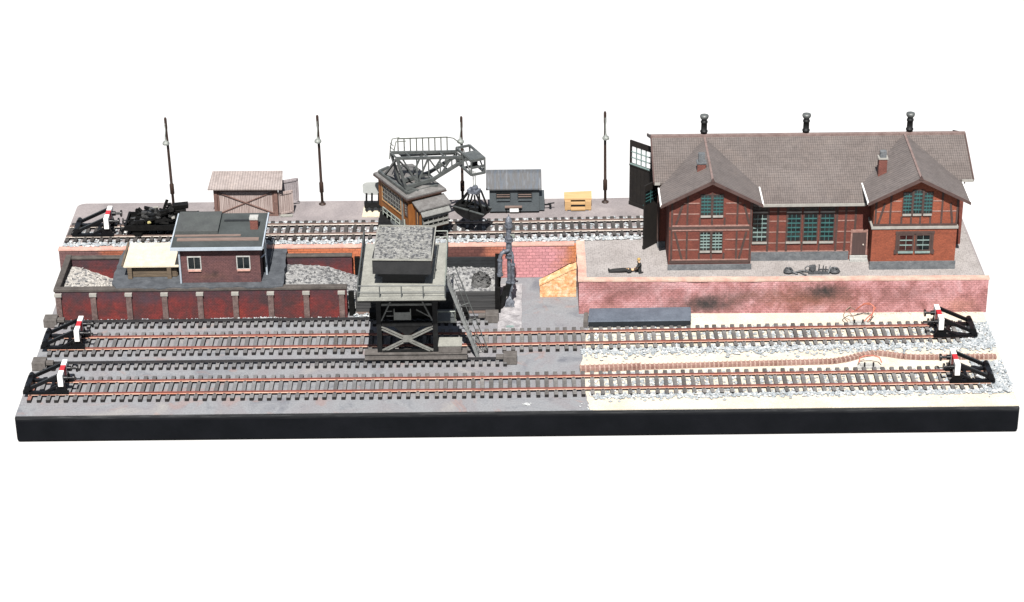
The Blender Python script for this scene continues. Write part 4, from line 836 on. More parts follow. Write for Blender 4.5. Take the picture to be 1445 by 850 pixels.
def face_window(a0, a1, z0, z1, b, along, n1, n2, frame_m, bar_m, parent, gm='glass', fw=.8):
    """window on a cabin face: along 'a' (face at fixed b) or along 'b' (face at fixed a)"""
    P = (lambda s, z, d: cp(s, b-d, z)) if along == 'a' else (lambda s, z, d: cp(b+d, s, z))
    def q(s0, s1, zz0, zz1, d0, d1, mb): 
        vs = [P(s0,zz0,d0),P(s1,zz0,d0),P(s1,zz0,d1),P(s0,zz0,d1),P(s0,zz1,d0),P(s1,zz1,d0),P(s1,zz1,d1),P(s0,zz1,d1)]
        mb.add(vs, [(3,2,1,0),(4,5,6,7),(0,1,5,4),(1,2,6,5),(2,3,7,6),(3,0,4,7)])
    f = MB(); q(a0,a0+fw,z0,z1,.02,.6,f); q(a1-fw,a1,z0,z1,.02,.6,f); q(a0+fw,a1-fw,z1-fw,z1,.02,.6,f); q(a0+fw,a1-fw,z0,z0+fw,.02,.6,f); f = f.build('window', frame_m, parent)
    g = MB(); q(a0+fw,a1-fw,z0+fw,z1-fw,.02,.12,g); g.build('pane', M[gm], f)
    g = MB()
    for i in range(1, n1): s = a0+(a1-a0)*i/n1; q(s-.3,s+.3,z0+fw,z1-fw,.13,.45,g)
    for i in range(1, n2): z = z0+(z1-z0)*i/n2; q(a0+fw,a1-fw,z-.3,z+.3,.14,.48,g)
    if g.v: g.build('glazing_bar', bar_m, f)
    return f
face_window(-42, -12, 43.5, 57.5, 1.5, 'a', 7, 4, M['crane_gold'], M['brace'], wl)
face_window(-11.5, -9.6, 37.6, 60, 1.5, 'a', 1, 4, M['brace'], M['brace'], wl)
face_window(-7, -2.8, 45.5, 56, 1.5, 'a', 2, 5, M['timber'], M['brace'], wl)
# driver's cabin on the right face
dc = MB(); dc.add([cp(-1.4,6,38),cp(8.5,6,38),cp(8.5,28,38),cp(-1.4,28,38),cp(-1.4,6,56.8),cp(8.5,6,54),cp(8.5,28,54),cp(-1.4,28,56.8)], [(3,2,1,0),(4,5,6,7),(0,1,5,4),(1,2,6,5),(2,3,7,6),(3,0,4,7)]); dc = dc.build('driver_cabin', M['crane_brown'], tx)
w = MB(); w.slab([cp(-1.3,4,58.0),cp(10,4,54.8),cp(10,30,54.8),cp(-1.3,30,58.0)], (0,0,-1.0)); w.build('roof', plain('cabin_roof_grey', (.205,.2,.195), (.13,.122,.118), 4, .7, .15, .8), dc)
face_window(1.5, 5.6, 40.5, 52, 6, 'a', 2, 1, M['timber'], M['crane_gold'], dc, 'glass')
w = MB()
for k in range(4):
    z = 39.2+k*3.7
    w.add([cp(8.55,7,z),cp(10.2-.1*k,7,z+.3),cp(10.2-.1*k,27.5,z+.3),cp(8.55,27.5,z),cp(8.55,7,z+1.5),cp(9.8-.1*k,7,z+1.5),cp(9.8-.1*k,27.5,z+1.5),cp(8.55,27.5,z+1.5)], [(3,2,1,0),(4,5,6,7),(0,1,5,4),(1,2,6,5),(2,3,7,6),(3,0,4,7)])
for s in range(6): b0 = 7+s*4; w.add([cp(8.56,b0,39.3),cp(9.7,b0,39.3),cp(9.7,b0+.7,39.3),cp(8.56,b0+.7,39.3),cp(8.56,b0,53.4),cp(9.7,b0,53.4),cp(9.7,b0+.7,53.4),cp(8.56,b0+.7,53.4)], [(3,2,1,0),(4,5,6,7),(0,1,5,4),(1,2,6,5),(2,3,7,6),(3,0,4,7)])
bay = w.build('window_grid', M['brace'], dc)
w = MB(); w.add([cp(8.53,6.5,38.5),cp(8.53,28,38.5),cp(8.53,28,53.6),cp(8.53,6.5,53.6)], [(0,1,2,3)]); w.slab([cp(8.6,6.8,39),cp(8.6,27.8,39),cp(8.6,27.8,53.4),cp(8.6,6.8,53.4)], (.03,-.05,0)); w.build('pane', M['glass'], bay)
w = MB(); w.slab([cp(8.7,5.5,53.4),cp(12.2,5.5,50.2),cp(12.2,28.5,50.2),cp(8.7,28.5,53.4)], (0,0,-.5)); w.build('sun_visor', plain('visor_grey', (.27,.275,.26), (.2,.2,.19), 4, .6, .1, .8), dc)
# entrance steps and rail on the left face
w = MB(); railing([cp(-34,-2.5,35.5),cp(-8,-2.5,35.5)], 6.5, 7, tx, M['pale_metal'], .45)
w = MB(); w.slab([cp(-35,1.4,36.2),cp(-6,1.4,36.2),cp(-6,-3,36.2),cp(-35,-3,36.2)], (0,0,-.9)); w.build('footboard', M['iron'], tx)
MB().cyl(cp(-.2,-2.5,35.5), cp(-1.5,-2.0,45), .5, n=8).build('grab_handle', M['pale_metal'], tx)
# lattice jib
jd = Vector((.906,.423,0)); jn = Vector((.423,-.906,0))          # jib axis and its sideways axis (towards the camera)
F0 = Vector((-77.3,203.6,0))
def jp(s, k, z): p = F0 + jd*s - jn*k; return Vector((p.x, p.y, z))  # s along jib, k away from camera
jib = MB(); JW = 11
for k in (0, JW):
    zt = lambda s: 90.6 - (s+6)*.18
    zb = lambda s: 66.8 + max(0, s)*.11 + max(0, s-22)*.30
    A0, E = -6, 44.5
    top = lambda s: jp(s, k, zt(s)); bot = lambda s: jp(s, k, zb(s))
    jib.bar(top(A0), top(E), 1.8, 1.9); jib.bar(bot(0), bot(22), 2.1, 2.5); jib.bar(bot(22), bot(E), 1.9, 2.3)
    jib.bar(top(A0), bot(0), 1.7, 1.8)
    st_ = [0, 9, 18, 27, 36, 44.5]
    for i in (range(5) if k == 0 else (1, 3)):
        a, b = st_[i], st_[i+1]
        jib.bar(top(a-2 if i == 0 else a), bot(b), 1.05, 1.05) if i % 2 == 0 else jib.bar(bot(a), top(b), 1.05, 1.05)
        jib.bar(bot(b), top(b), 1.0, 1.0)
for s in (-6, 5, 18, 31, 44): jib.bar(jp(s,0,90.6-(s+6)*.18), jp(s,JW,90.6-(s+6)*.18), 1.0, 1.0)
for s in (0, 11, 22, 33, 44): jib.bar(jp(s,0,66.8+s*.11+max(0,s-22)*.3), jp(s,JW,66.8+s*.11+max(0,s-22)*.3), 1.0, 1.0)
jib.bar(jp(-6,0,90.5), cp(-40,3,rz+1.5), 1.4, 1.4); jib.bar(jp(-6,JW,90.5), cp(-44,14,rz+4), 1.3, 1.3); jib.bar(jp(-6,0,90.5), cp(-36,20,rz+3), 1.0, 1.0)
jib.bar(cp(-47,2,rz+2), cp(-3,2,rz+2), 1.8, 1.8); jib.bar(cp(-3,2,rz+2.2), cp(-3,26,rz+2.2), 1.6, 1.6); jib.bar(cp(-47,2,rz+2), cp(-47,10,rz+3.5), 1.6, 1.6)
jib.bar(jp(0,0,66.6), cp(-2,10,rz+2), 1.6, 2.2); jib.bar(jp(0,JW,66.6), cp(-20,22,rz+2), 1.4, 1.4)
jib = jib.build('jib', M['grey_steel'], tx)
# sheave head at the jib end, projecting sideways
hd = MB(); e0 = jp(44.5, JW, 0); HV = jn*27; HU = jd*10.5
def hp_(a, b, z): p = e0 + HU*a + jn*b; return Vector((p.x, p.y, z))
zt0, zb0 = 84.4, 73.6
for (a, b) in ((0,0),(1,0),(0,12),(1,12),(0,26),(1,26)): hd.bar(hp_(a,b,zb0), hp_(a,b,zt0), 1.3, 1.3)
for z in (zb0, zt0):
    for a in (0, 1): hd.bar(hp_(a,0,z), hp_(a,26,z), 1.4, 1.4)
    for b in (0, 12, 26): hd.bar(hp_(0,b,z), hp_(1,b,z), 1.3, 1.6)
hd.bar(hp_(0,0,zb0), hp_(0,12,zt0), .8, .8); hd.bar(hp_(0,12,zt0), hp_(0,26,zb0), .8, .8); hd.bar(hp_(1,26,zb0), hp_(1,12,zt0), .8, .8)
hd.slab([hp_(0,12,zt0+.5),hp_(1,12,zt0+.5),hp_(1,26,zt0+.5),hp_(0,26,zt0+.5)], (0,0,.5)); hd.bar(hp_(0,26,79), hp_(1,26,79), .8, 1.6)
hd = hd.build('sheave_head', M['grey_steel'], tx)
p = hp_(.5, 19, 79); MB().cyl(p-jd*1.2, p+jd*1.2, 3.2, n=18).build('sheave', M['soot'], hd)
# walkway and hand rail on the far side
wk = MB(); k0, k1 = JW+1, JW+6
wk.slab([jp(2,k0,86.9),jp(44,k0,80.2),jp(44,k1,80.2),jp(2,k1,86.9)], (0,0,-1.3)); wk = wk.build('walkway', M['grey_steel'], jib)
rl = MB(); R = lambda s, z: jp(s, k1, z+87.0-(s-2)*.16)
rl.cyl(R(2,10.5), R(40,10.5), .5, n=6)
for i in range(9): s = 2+i*4.75; rl.cyl(R(s,0), R(s,10.5), .45, n=6)
rl.tube([R(40,10.5), R(45,9.5), R(50,5.5), R(53,0), R(53.5,-5)], .4, 6); rl.tube([R(40,0), R(47,0), R(53,-4)], .4, 6)
Q = lambda s, z: jp(s, k0, z+87.0-(s-2)*.16)
rl.tube([Q(-4,-5), Q(-3,4), Q(-1.5,10.2), Q(6,10.5)], .4, 6); rl.tube([jp(-4,k1+2,82.2), jp(-3,k1+2,91.2), jp(-1.5,k1+2,97.2), jp(4,k1+2,97.2)], .4, 6)
for z in (-2, 1, 4, 7): rl.cyl(Q(-3.4,z), jp(-3.4,k1+2,z+87.6), .28, n=6)
rl.build('handrail', plain('rail_olive_grey', (.13,.145,.12), (.08,.09,.075), 3, .5, .1, .7), wk)
# clamshell grab hanging from the sheave head
gx, gy = -28.8, 211.4
tg = thing('clamshell_grab', 'black open clamshell grab hanging from the crane jib', 'grab', (gx,gy,38))
w = MB()
for d in (-.9, .9): w.cyl((gx+d,gy,62),(gx+d*.8,gy,75.5),.32,n=6)
w.build('cable', M['pale_metal'], tg)
w = MB(); w.box(gx-4.6, gx+3.8, gy-3, gy+3, 58.6, 61.4); w.cyl((gx,gy-2.4,62.2),(gx,gy+2.4,62.2),1.9); w.build('head_block', M['blue_iron'], tg)
w = MB()
for y in (-3.6, 3.6):
    w.bar((gx-4,gy+y,59.6),(gx-12.6,gy+y,47.6),.9,1.1); w.bar((gx+3.4,gy+y,59.6),(gx+9.2,gy+y,45.6),.9,1.1)
    w.bar((gx-2.5,gy+y,58.5),(gx-6,gy+y,46),.9,1.0); w.bar((gx+1.8,gy+y,58.5),(gx+2.6,gy+y,45),.9,1.0)
w.box(gx-5.0, gx+2.6, gy-1.6, gy+1.6, 46, 47.4); w.bar((gx-4.5,gy-2.9,48.5),(gx+2,gy-2.9,55),.8,1.0); w.build('arm', M['iron'], tg)
tg.rotation_euler.z = -.45
def shell(pts, name):
    b = MB(); n = len(pts)
    pts = [(x, z+2.3) for x, z in pts]
    for y in (-6.6, 5.9): b.slab([(gx+x,gy+y,z) for x, z in pts], (0,.7,0))
    ring = pts[1:]
    for p, q in zip(ring, ring[1:]): b.slab([(gx+p[0],gy-5.9,p[1]),(gx+q[0],gy-5.9,q[1]),(gx+q[0],gy+5.9,q[1]),(gx+p[0],gy+5.9,p[1])], (0,0,.6))
    o = b.build(name, M['iron'], tg); p, q = pts[0], pts[1]
    for y in (-6.75, 5.75): MB().bar((gx+p[0],gy+y+.5,p[1]+.2),(gx+q[0],gy+y+.5,q[1]+.2),1.2,.7).build('rim', M['grey_steel'], o)
    return o
shell([(-1.6,44.6),(-14.4,45.6),(-13.8,43.4),(-11.6,41.2),(-7.0,38.6),(-1.4,37.4)], 'bucket_shell')
shell([(-1.0,44.4),(10.4,43.4),(9.8,41.6),(7.6,39.8),(3.4,37.8),(-1.0,37.2)], 'bucket_shell')

# ------------------------------------------------------------------ engine shed
E0 = (208, 200, H)
ts = thing('engine_shed', 'long red half timbered engine shed with two gabled wings and tiled roof', 'engine shed', E0)
for k in ('infill', 'infill_orange', 'tiles', 'tiles_wing'): M[k].node_tree.nodes['Mapping'].inputs['Location'].default_value = E0
SLP, RY, RZ = .386, 221, 96.6                     # main roof slope, ridge y, ridge z
zmain = lambda y: RZ - SLP*abs(y-RY)
WSL = .52
wings = {'L': dict(x0=106.5, x1=163.7, y=150.2, ax=135.2, az=96.0, fy=144.8), 'R': dict(x0=247.2, x1=304.6, y=148.6, ax=277.0, az=97.0, fy=143.2)}
# main hall walls (open on the left where the track runs in)
w = MB(); w.box(101.6, 316, 186.4, 188, H, zmain(187)-1.7); w.build('wall', M['infill'], ts)
w = MB(); w.box(101.6, 316, 254.4, 256, H, zmain(255)-1.7); w.build('wall', M['infill'], ts)
w = MB(); w.slab([(314.4,188.1,H),(314.4,254.3,H),(314.4,254.3,zmain(254)-1.9),(314.4,RY,RZ-2.2),(314.4,188.1,zmain(188)-1.9)], (1.6,0,0)); w.build('wall', M['infill'], ts)
w = MB(); w.slab([(101.6,188.1,76),(101.6,254.3,76),(101.6,254.3,zmain(254)-1.9),(101.6,RY,RZ-2.2),(101.6,188.1,zmain(188)-1.9)], (1.6,0,0)); w.box(101.6,103.2,188.1,193,H,76); w.box(101.6,103.2,246,254.3,H,76); w.build('wall', M['infill'], ts)
MB().box(107.5, 109.5, 188.1, 254.3, H+.4, 80).build('inner_wall', M['dark_inside'], ts) if False else None
w = MB(); w.box(100.8, 106.4, 185.6, 187.9, H, H+5); w.build('plinth', M['stone_grey'], ts)
for (x, y) in ((101.2, 187.2), (101.2, 190)): MB().box(x-.7, x+.7, y-1.6, y-.2, H+5, 78).build('corner_post', M['timber'], ts)
# centre front wall
YC = 163.6
w = MB().box(163.8, 247.1, YC, YC+1.6, H, zmain(YC)-1.9).build('wall', M['infill'], ts)
MB().box(163.8, 233.4, YC-.9, YC-.02, H, 32.6).build('plinth', M['stone_grey'], ts)
PXW = lambda px: 164.6 + (px-1058)*(236.8-164.6)/(1203-1058)
tf = MB()
for px in (1081.5, 1095, 1108, 1177.5, 1190, 1203.5): x = PXW(px); tf.box(x-.75, x+.75, YC-.35, YC-.02, 33, 71)
for (a, b) in ((1130, 1130), (1154, 1154)): x = PXW(a); tf.box(x-.6, x+.6, YC-.35, YC-.02, 33, 40)
tf.build('timber_frame', M['timber'], w)
tf = MB()
for z in (39.6, 48, 56.4, 63.8):
    for (a, b) in ((1083, 1094), (1096.5, 1107), (1179, 1189), (1191.5, 1202)): tf.box(PXW(a), PXW(b), YC-.28, YC-.03, z-.4, z+.4)
tf.box(164, 233, YC-.3, YC-.03, 32.65, 33.5); tf.build('mortar_rail', M['rail_light'], w)
for (a, b, nx) in ((165.0, 176.2, 3), (188.8, 199.6, 3), (200.6, 211.2, 3), (212.2, 222.8, 3)):
    f = window(w, a, b, 40.2, 62.6, YC, nx, 6, M['timber'], M['teal'] if a > 180 else M['pale_teal'], M['glass'], .9, .75, M['offwhite'], .55)
    MB().box(a+.2, b-.2, YC-.5, YC-.02, 62.8, 63.8).build('lintel', M['offwhite'], f)
    window(w, a, b, 64, 70, YC, nx, 2, M['timber'], M['timber'], M['glass'], .7, .5, None, .5)
d = MB().box(235.6, 245.2, YC-.6, YC-.02, H+4.2, 47.2).build('door', M['door_brown'], w)
MB().cyl((243.4,YC-1.3,38),(243.4,YC-.6,38),.5,n=8).build('handle', M['rail_bright'], d)
dfm = MB(); dfm.box(234.4,235.5,YC-.8,YC-.02,H+4.2,49.4); dfm.box(245.3,246.4,YC-.8,YC-.02,H+4.2,49.4); dfm.box(235.5,245.3,YC-.8,YC-.02,47.3,49.4); dfm.build('door_frame', M['rail_light'], d)
for k in range(2): MB().box(234.2, 246.6, YC-3.9+k*1.8, YC-.95 if k == 0 else YC-.95, H+k*2.0, H+2.0+k*2.0).build('step', M['step'], ts)
def gable_wall(W, lo, mat):
    z = lambda x: W['az'] - WSL*abs(x-W['ax']) - 2.6
    return MB().slab([(W['x0'],W['y'],lo),(W['x1'],W['y'],lo),(W['x1'],W['y'],z(W['x1'])),(W['ax'],W['y'],z(W['ax'])),(W['x0'],W['y'],z(W['x0']))], (0,1.6,0)).build('wall', mat, ts)
def side_walls(W, mats):
    for x, s in ((W['x0'], 1), (W['x1'], -1)):
        z = W['az'] - WSL*abs(x-W['ax']) - 2.6
        MB().box(min(x, x+s*1.6), max(x, x+s*1.6), W['y']+1.65, 186.3, H, z).build('wall', mats, ts)
# left wing
W = wings['L']; gw = gable_wall(W, H, M['infill']); side_walls(W, M['infill']); y = W['y']
MB().box(W['x0']-.6, W['x1']+.6, y-1.0, y-.02, H, 30.2).build('plinth', M['stone_grey'], ts)
PL = lambda px: 106.5+(px-943.5)*(57.2/115.5); ZL = lambda py: 30+(374-py)*.545
tf = MB(); bt = y-.02
zt_ = lambda x: W['az']-WSL*abs(x-W['ax'])-3.4
for px in (947, 968.5, 986, 1003, 1020.5, 1038, 1057): x = PL(px); tf.box(x-.65, x+.65, y-.4, bt, 56.5 if 980 < px < 1025 else 33, min(66 if 980 < px < 1025 else 99, zt_(x)))
for px in (986, 1003, 1020.5): x = PL(px); tf.box(x-.65, x+.65, y-.4, bt, 33, 39)
for (a, za, b, zb) in ((961.5, 76, 953, 61), (1047, 76, 1055, 61), (951.5, 55, 962, 34), (1051.5, 55, 1042, 34)): tf.bar((PL(a),y-.2,za),(PL(b),y-.2,zb),1.5,.4,up=(0,1,0))
tf.box(W['x0'], W['x1'], y-.45, bt, 57.2, 59.2); tf.box(W['x0']+.3, W['x1']-.3, y-.42, bt, 31.0, 33.2); tf.build('timber_frame', M['timber'], gw)
tf = MB()
for z in (68.9, 49.2, 41.5): 
    for (a, b) in ((949, 967), (970, 985), (1022, 1036.5), (1039.5, 1056)): tf.box(PL(a), PL(b), y-.3, bt-.01, z-.4, z+.4)
for (a, b) in ((963, 985), (1022, 1043)): tf.box(PL(a), PL(b), y-.3, bt-.01, 76.6, 77.4)
tf.box(W['x0']+2, W['x1']-2, y-.55, bt-.01, 59.4, 60.4); tf.box(W['x0']+2, W['x1']-2, y-.55, bt-.01, 56.1, 57.1); tf.box(W['x0']+2, W['x1']-2, y-.5, bt-.01, 33.4, 34.2); tf.build('mortar_rail', M['rail_light'], gw)
for (a, b) in ((127.6, 135.4), (136.0, 143.8)):
    window(gw, a, b, 67.4, 83.8, y, 3, 6, M['timber'], M['teal'], M['glass'], .6, .75, M['offwhite'], .6)
    window(gw, a, b, 40.4, 55.6, y, 3, 6, M['timber'], M['pale_teal'], M['glass'], .6, .75, M['offwhite'], .6)
# right wing
for z0, z1 in ((66.5, 85), (39.6, 56)): MB().box(134.95, 136.45, y-.85, y-.61, z0, z1).build('mullion', M['timber'], gw)
W = wings['R']; gw = gable_wall(W, 58.9, M['infill_orange']); side_walls(W, M['infill_orange']); y = W['y']
lw = MB().box(W['x0']-.5, W['x1']+.5, y-.8, y+1.6, H, 57.2).build('wall', M['infill_orange'], ts)
MB().box(W['x0']-1.1, W['x1']+1.1, y-1.6, y-.82, H, 32.2).build('plinth', M['stone_grey'], ts)
w = MB(); w.box(W['x0']-1.4, W['x1']+1.2, y-1.7, y+1.6, 57.25, 58.85); w.box(W['x0']-1.4, W['x0']-.02, y+1.65, 165, 57.25, 58.85); w.build('string_course', M['offwhite'], ts)
PR = lambda px: 247.2+(px-1233.5)*(57.4/117); tf = MB(); bt = y-.02
for px in (1236, 1256.5, 1272.5, 1286, 1299, 1313, 1328.5, 1350): x = PR(px); tf.box(x-.65, x+.65, y-.4, bt, 59, min(66 if 1270 < px < 1320 else 99, W['az']-WSL*abs(x-W['ax'])-3.4))
for (a, za, b, zb) in ((1248, 76, 1240.5, 61), (1340, 76, 1344, 61)): tf.bar((PR(a),y-.2,za),(PR(b),y-.2,zb),1.5,.4,up=(0,1,0))
tf.box(W['x0'], W['x1'], y-.45, bt, 58.9, 60.6); tf.build('timber_frame', M['timber'], gw)
tf = MB()
for (a, b) in ((1237.5, 1255), (1258, 1271), (1314.5, 1327), (1330, 1349)): tf.box(PR(a), PR(b), y-.3, bt-.01, 69.6, 70.4)
for (a, b) in ((1258, 1271), (1314.5, 1327)): tf.box(PR(a), PR(b), y-.3, bt-.01, 77.4, 78.2)
tf.build('mortar_rail', M['rail_light'], gw)
for (a, b) in ((266.4, 273.0), (273.5, 280.1), (280.6, 287.2)): window(gw, a, b, 67.8, 84.6 if a != 273.5 else 86.4, y, 3, 6, M['timber'], M['teal'], M['glass'], .55, .75, M['offwhite'], .6)
for x in (273.25, 280.35): MB().box(x-.75, x+.75, y-.85, y-.61, 67, 86).build('mullion', M['timber'], gw)
y2 = y-.8
for (a, b) in ((264.8, 276.0), (276.6, 287.8)): window(lw, a, b, 39.6, 53.4, y2, 2, 3, M['timber'], M['pale_teal'], M['glass_red'] if a < 270 else M['glass'], 1.3, .55, M['pale_teal'], .7)
MB().box(262.8, 289.8, y2-.9, y2-.02, 53.5, 55.2).build('lintel', M['timber'], lw)
for x in (263.2, 287.9): MB().box(x, x+1.5, y2-.8, y2-.02, 38.2, 53.4).build('window_post', M['timber'], lw)
for x in (262.4, 288.8): MB().box(x, x+1.4, y2-.95, y2-.02, 38.0, 41).build('window_ear', M['timber'], lw)
# roofs
def zp(x, y): return (x, y, zmain(y))
mr = MB(); mr.slab([zp(97.6,RY),zp(97.6,178),zp(150,178),zp(150,157.6),zp(262,157.6),zp(262,178),zp(319.8,178),zp(319.8,RY)][::-1], (0,0,-1.5)); mr.slab([zp(97.6,RY),zp(97.6,263),zp(319.8,263),zp(319.8,RY)], (0,0,-1.5))
mr = mr.build('roof', M['tiles'], ts)
w = MB(); w.bar((97.2,RY,RZ+.3),(320.2,RY,RZ+.3),2.6,1.6); w.build('ridge_cap', M['ridge'], mr)
w = MB(); w.box(168.6, 242.8, 156.5, 157.5, 70.6, 72.4); w.build('gutter', M['offwhite'], mr)
for a, b in ((97.6, 101.4), (311.8, 319.8)): MB().box(a, b, 177.0, 177.9, 78.6, 80.3).build('gutter', M['offwhite'], mr)
w = MB()
for x in (97.0, 319.9): 
    for (ya, yb) in ((178, RY), (263, RY)): w.bar((x+.1,ya,zmain(ya)-.4),(x+.1,yb,zmain(yb)-.4),.9,2.2)
w.build('barge_board', M['barge'], mr)
for nm, W in wings.items():
    ax, az, fy = W['ax'], W['az'], W['fy']; hw = 34.6; ze = az-WSL*hw
    yb = RY - (RZ-az)/SLP + 1; ye = RY - (RZ-ze)/SLP + 1
    r = MB()
    for s in (-1, 1): r.slab([(ax,fy,az),(ax+s*hw,fy,ze),(ax+s*hw,ye,ze),(ax,yb,az)], (0,0,-1.4))
    r = r.build('roof', M['tiles_wing'], ts)
    w = MB()
    for s in (-1, 1): w.bar((ax,fy-.3,az-.9),(ax+s*(hw+.3),fy-.3,ze-.9),1.0,2.6,up=(0,1,0)) if False else w.slab([(ax,fy-.9,az+.4),(ax+s*(hw+.6),fy-.9,ze+.1),(ax+s*(hw+.6),fy-.9,ze-2.0),(ax,fy-.9,az-2.2)], (0,.85,0))
    w.slab([(ax-1.6,fy-1.2,az-.6),(ax+1.6,fy-1.2,az-.6),(ax,fy-1.2,az+2.6)], (0,1.2,0)); w.build('barge_board', M['barge'], r)
    for s in (-1, 1): MB().bar((ax+s*(hw+.5),fy+.2,ze-.4),(ax+s*(hw+.5),ye-.5,ze-.4),1.0,1.5).build('gutter', M['white'], r)
    MB().bar((ax,fy,az+.1),(ax,yb,az+.1),1.5,.9).build('ridge_cap', M['ridge'], r)
    # chimneys
    if nm == 'L': cx, cy, zb_, zt2 = 129.4, 172.5, 90, 97.6
    else: cx, cy, zb_, zt2 = 255.6, 177.6, 80, 97.4
    c = MB().box(cx-2.9, cx+2.9, cy-2.7, cy+2.7, zb_, zt2).build('chimney', M['chim_brick'], r)
    c2 = MB().box(cx-3.4, cx+3.4, cy-3.2, cy+3.2, zt2, zt2+.9).build('collar', M['offwhite' if nm == 'R' else 'stone_grey'], c)
    w = MB().box(cx-2.2, cx+2.2, cy-2, cy+2, zt2+.9, zt2+(5.4 if nm == 'R' else 7)); w.build('chimney_pot', M['stone_grey'], c)
for x in (134.9, 207.4, 281.0):
    w = MB(); w.lathe((x,223.5,RZ-2), [(2.3,0),(2.3,4),(2.7,4.2),(2.7,5.2),(2.2,5.6),(2.1,11),(2.5,11.3),(2.5,12.4),(2.0,12.8),(2.0,14.2)], 16); pt = w.build('smoke_vent', M['iron'], mr)
    MB().lathe((x,223.5,RZ+11.6), [(1.6,0),(2.7,1.0),(3.2,2.4),(3.0,3.4),(1.6,4.0),(.4,4.2)], 16).build('vent_cap', M['grey_steel'], pt)
# big doors at the track end
dm = plain('door_black_brown', (.028,.022,.018), (.016,.013,.012), 5, .7, .15, .8)
def big_door(h, q, z0, z1, side, nx, nz, wz0, wz1, barm, see, sign=False):
    h, q = Vector((*h,0)), Vector((*q,0)); d = (q-h); L = d.length; d.normalize(); nr = Vector((-d.y, d.x, 0))*side
    P = lambda s, z, k=0: h + d*s + nr*k + Vector((0,0,z)); b = MB(); a0, a1 = L*.1, L*.93
    def pan(s0, s1, zz0, zz1, k0=0, k1=1.1, mb=b): mb.obox(P(s0,zz0,k0), d*(s1-s0), nr*(k1-k0), (0,0,zz1-zz0))
    pan(0, L, z0, wz0); pan(0, L, wz1, z1); pan(0, a0, wz0, wz1); pan(a1, L, wz0, wz1)
    for s in range(6): pan(L*s/6+.15, L*s/6+.3, z0+2, wz0-1, 1.1, 1.3)
    pan(0, L, z0, z0+2.4, 1.1, 1.7); pan(0, L, wz0-2, wz0-.9, 1.1, 1.6); o = b.build('door', dm, ts)
    g = MB()
    for i in range(1, nx): s = a0+(a1-a0)*i/nx; pan(s-.3, s+.3, wz0, wz1, .2, .9, g)
    for i in range(1, nz): z = wz0+(wz1-wz0)*i/nz; pan(a0, a1, z-.3, z+.3, .25, .95, g)
    pan(a0-.5, a1+.5, wz0-.85, wz0, .1, 1.9, g); g.build('glazing_bar', barm, o)
    if not see:
        g = MB(); pan(a0, a1, wz0, wz1, .4, .6, g); g.build('pane', M['glass'], o)
    else:
        g = MB(); pan(a0, a1, wz0, wz1, .4, .6, g); g.build('pane', M['clear'], o)
    if sign:
        g = MB(); pan(L*.3, L*.72, 39.2, 43.4, 1.15, 1.5, g); sg = g.build('sign_plate', plain('sign_pink', (.75,.3,.33), (.68,.22,.26), 3, .6, .03, .5, fine=.06), o)
        g = MB()
        for i, (z, s0, s1) in enumerate(((42.2,.36,.64),(40.4,.36,.64))): pan(L*s0, L*s1, z-.25, z+.25, 1.5, 1.6, g)
        for i in range(4): pan(L*(.38+i*.07), L*(.41+i*.07), 40.9, 41.7, 1.5, 1.62, g)
        g.build('sign_mark', M['red'], sg)
    return o
big_door((100.9,193),(91.2,182.3), H+.5, 75.6, -1, 2, 4, 60.5, 70.5, M['teal'], False, True)
big_door((100.9,246),(85.0,260.6), H+.5, 77.4, 1, 4, 3, 59.5, 73, M['pale_teal'], True)

# ------------------------------------------------------------------ people
def body(name, label, nodes, edges, mats, heads, loc):
    """continuous body grown from a joint skeleton (Skin modifier, baked), in millimetres"""
    me = bpy.data.meshes.new('skeleton'); me.from_pydata([n[0] for n in nodes], edges, [])
    ob = bpy.data.objects.new('skeleton', me); COL.objects.link(ob)
    sk = ob.modifiers.new('s', 'SKIN'); sk.use_smooth_shade = True
    for i, nd in enumerate(nodes):
        me.skin_vertices[0].data[i].radius = (nd[1], nd[1] if len(nd) < 3 else nd[2]); me.skin_vertices[0].data[i].use_root = (i == 0)
    sb = ob.modifiers.new('b', 'SUBSURF'); sb.levels = 2; sb.render_levels = 2
    dg = bpy.context.evaluated_depsgraph_get(); m2 = bpy.data.meshes.new_from_object(ob.evaluated_get(dg))
    bpy.data.objects.remove(ob); m2.name = name
    c = [Vector(n[0]) for n in nodes]
    m2.materials.clear()
    for mm in mats: m2.materials.append(mm)
    for p in m2.polygons:
        k = min(range(len(c)), key=lambda i: (p.center-c[i]).length); p.material_index = nodes[k][3] if len(nodes[k]) > 3 else 0; p.use_smooth = True
    for vtx in m2.vertices: vtx.co *= S
    o = bpy.data.objects.new(name, m2); COL.objects.link(o); o.location = Vector(loc)*S; ORG[o.name] = tuple(loc)
    tag(o, label, 'person')
    for nm, mb, mm in heads:
        me = mb.build(nm, mm, o, org=(0,0,0))
    return o
def ball(c, r, n=12, sq=(1,1,1), half=None):
    prof = [(math.sin(math.pi*i/8)*r, -math.cos(math.pi*i/8)*r*sq[2]) for i in range(9)]
    if half: prof = prof[half:]
    return MB().lathe(c, [(max(.03, a), b) for a, b in prof], n)
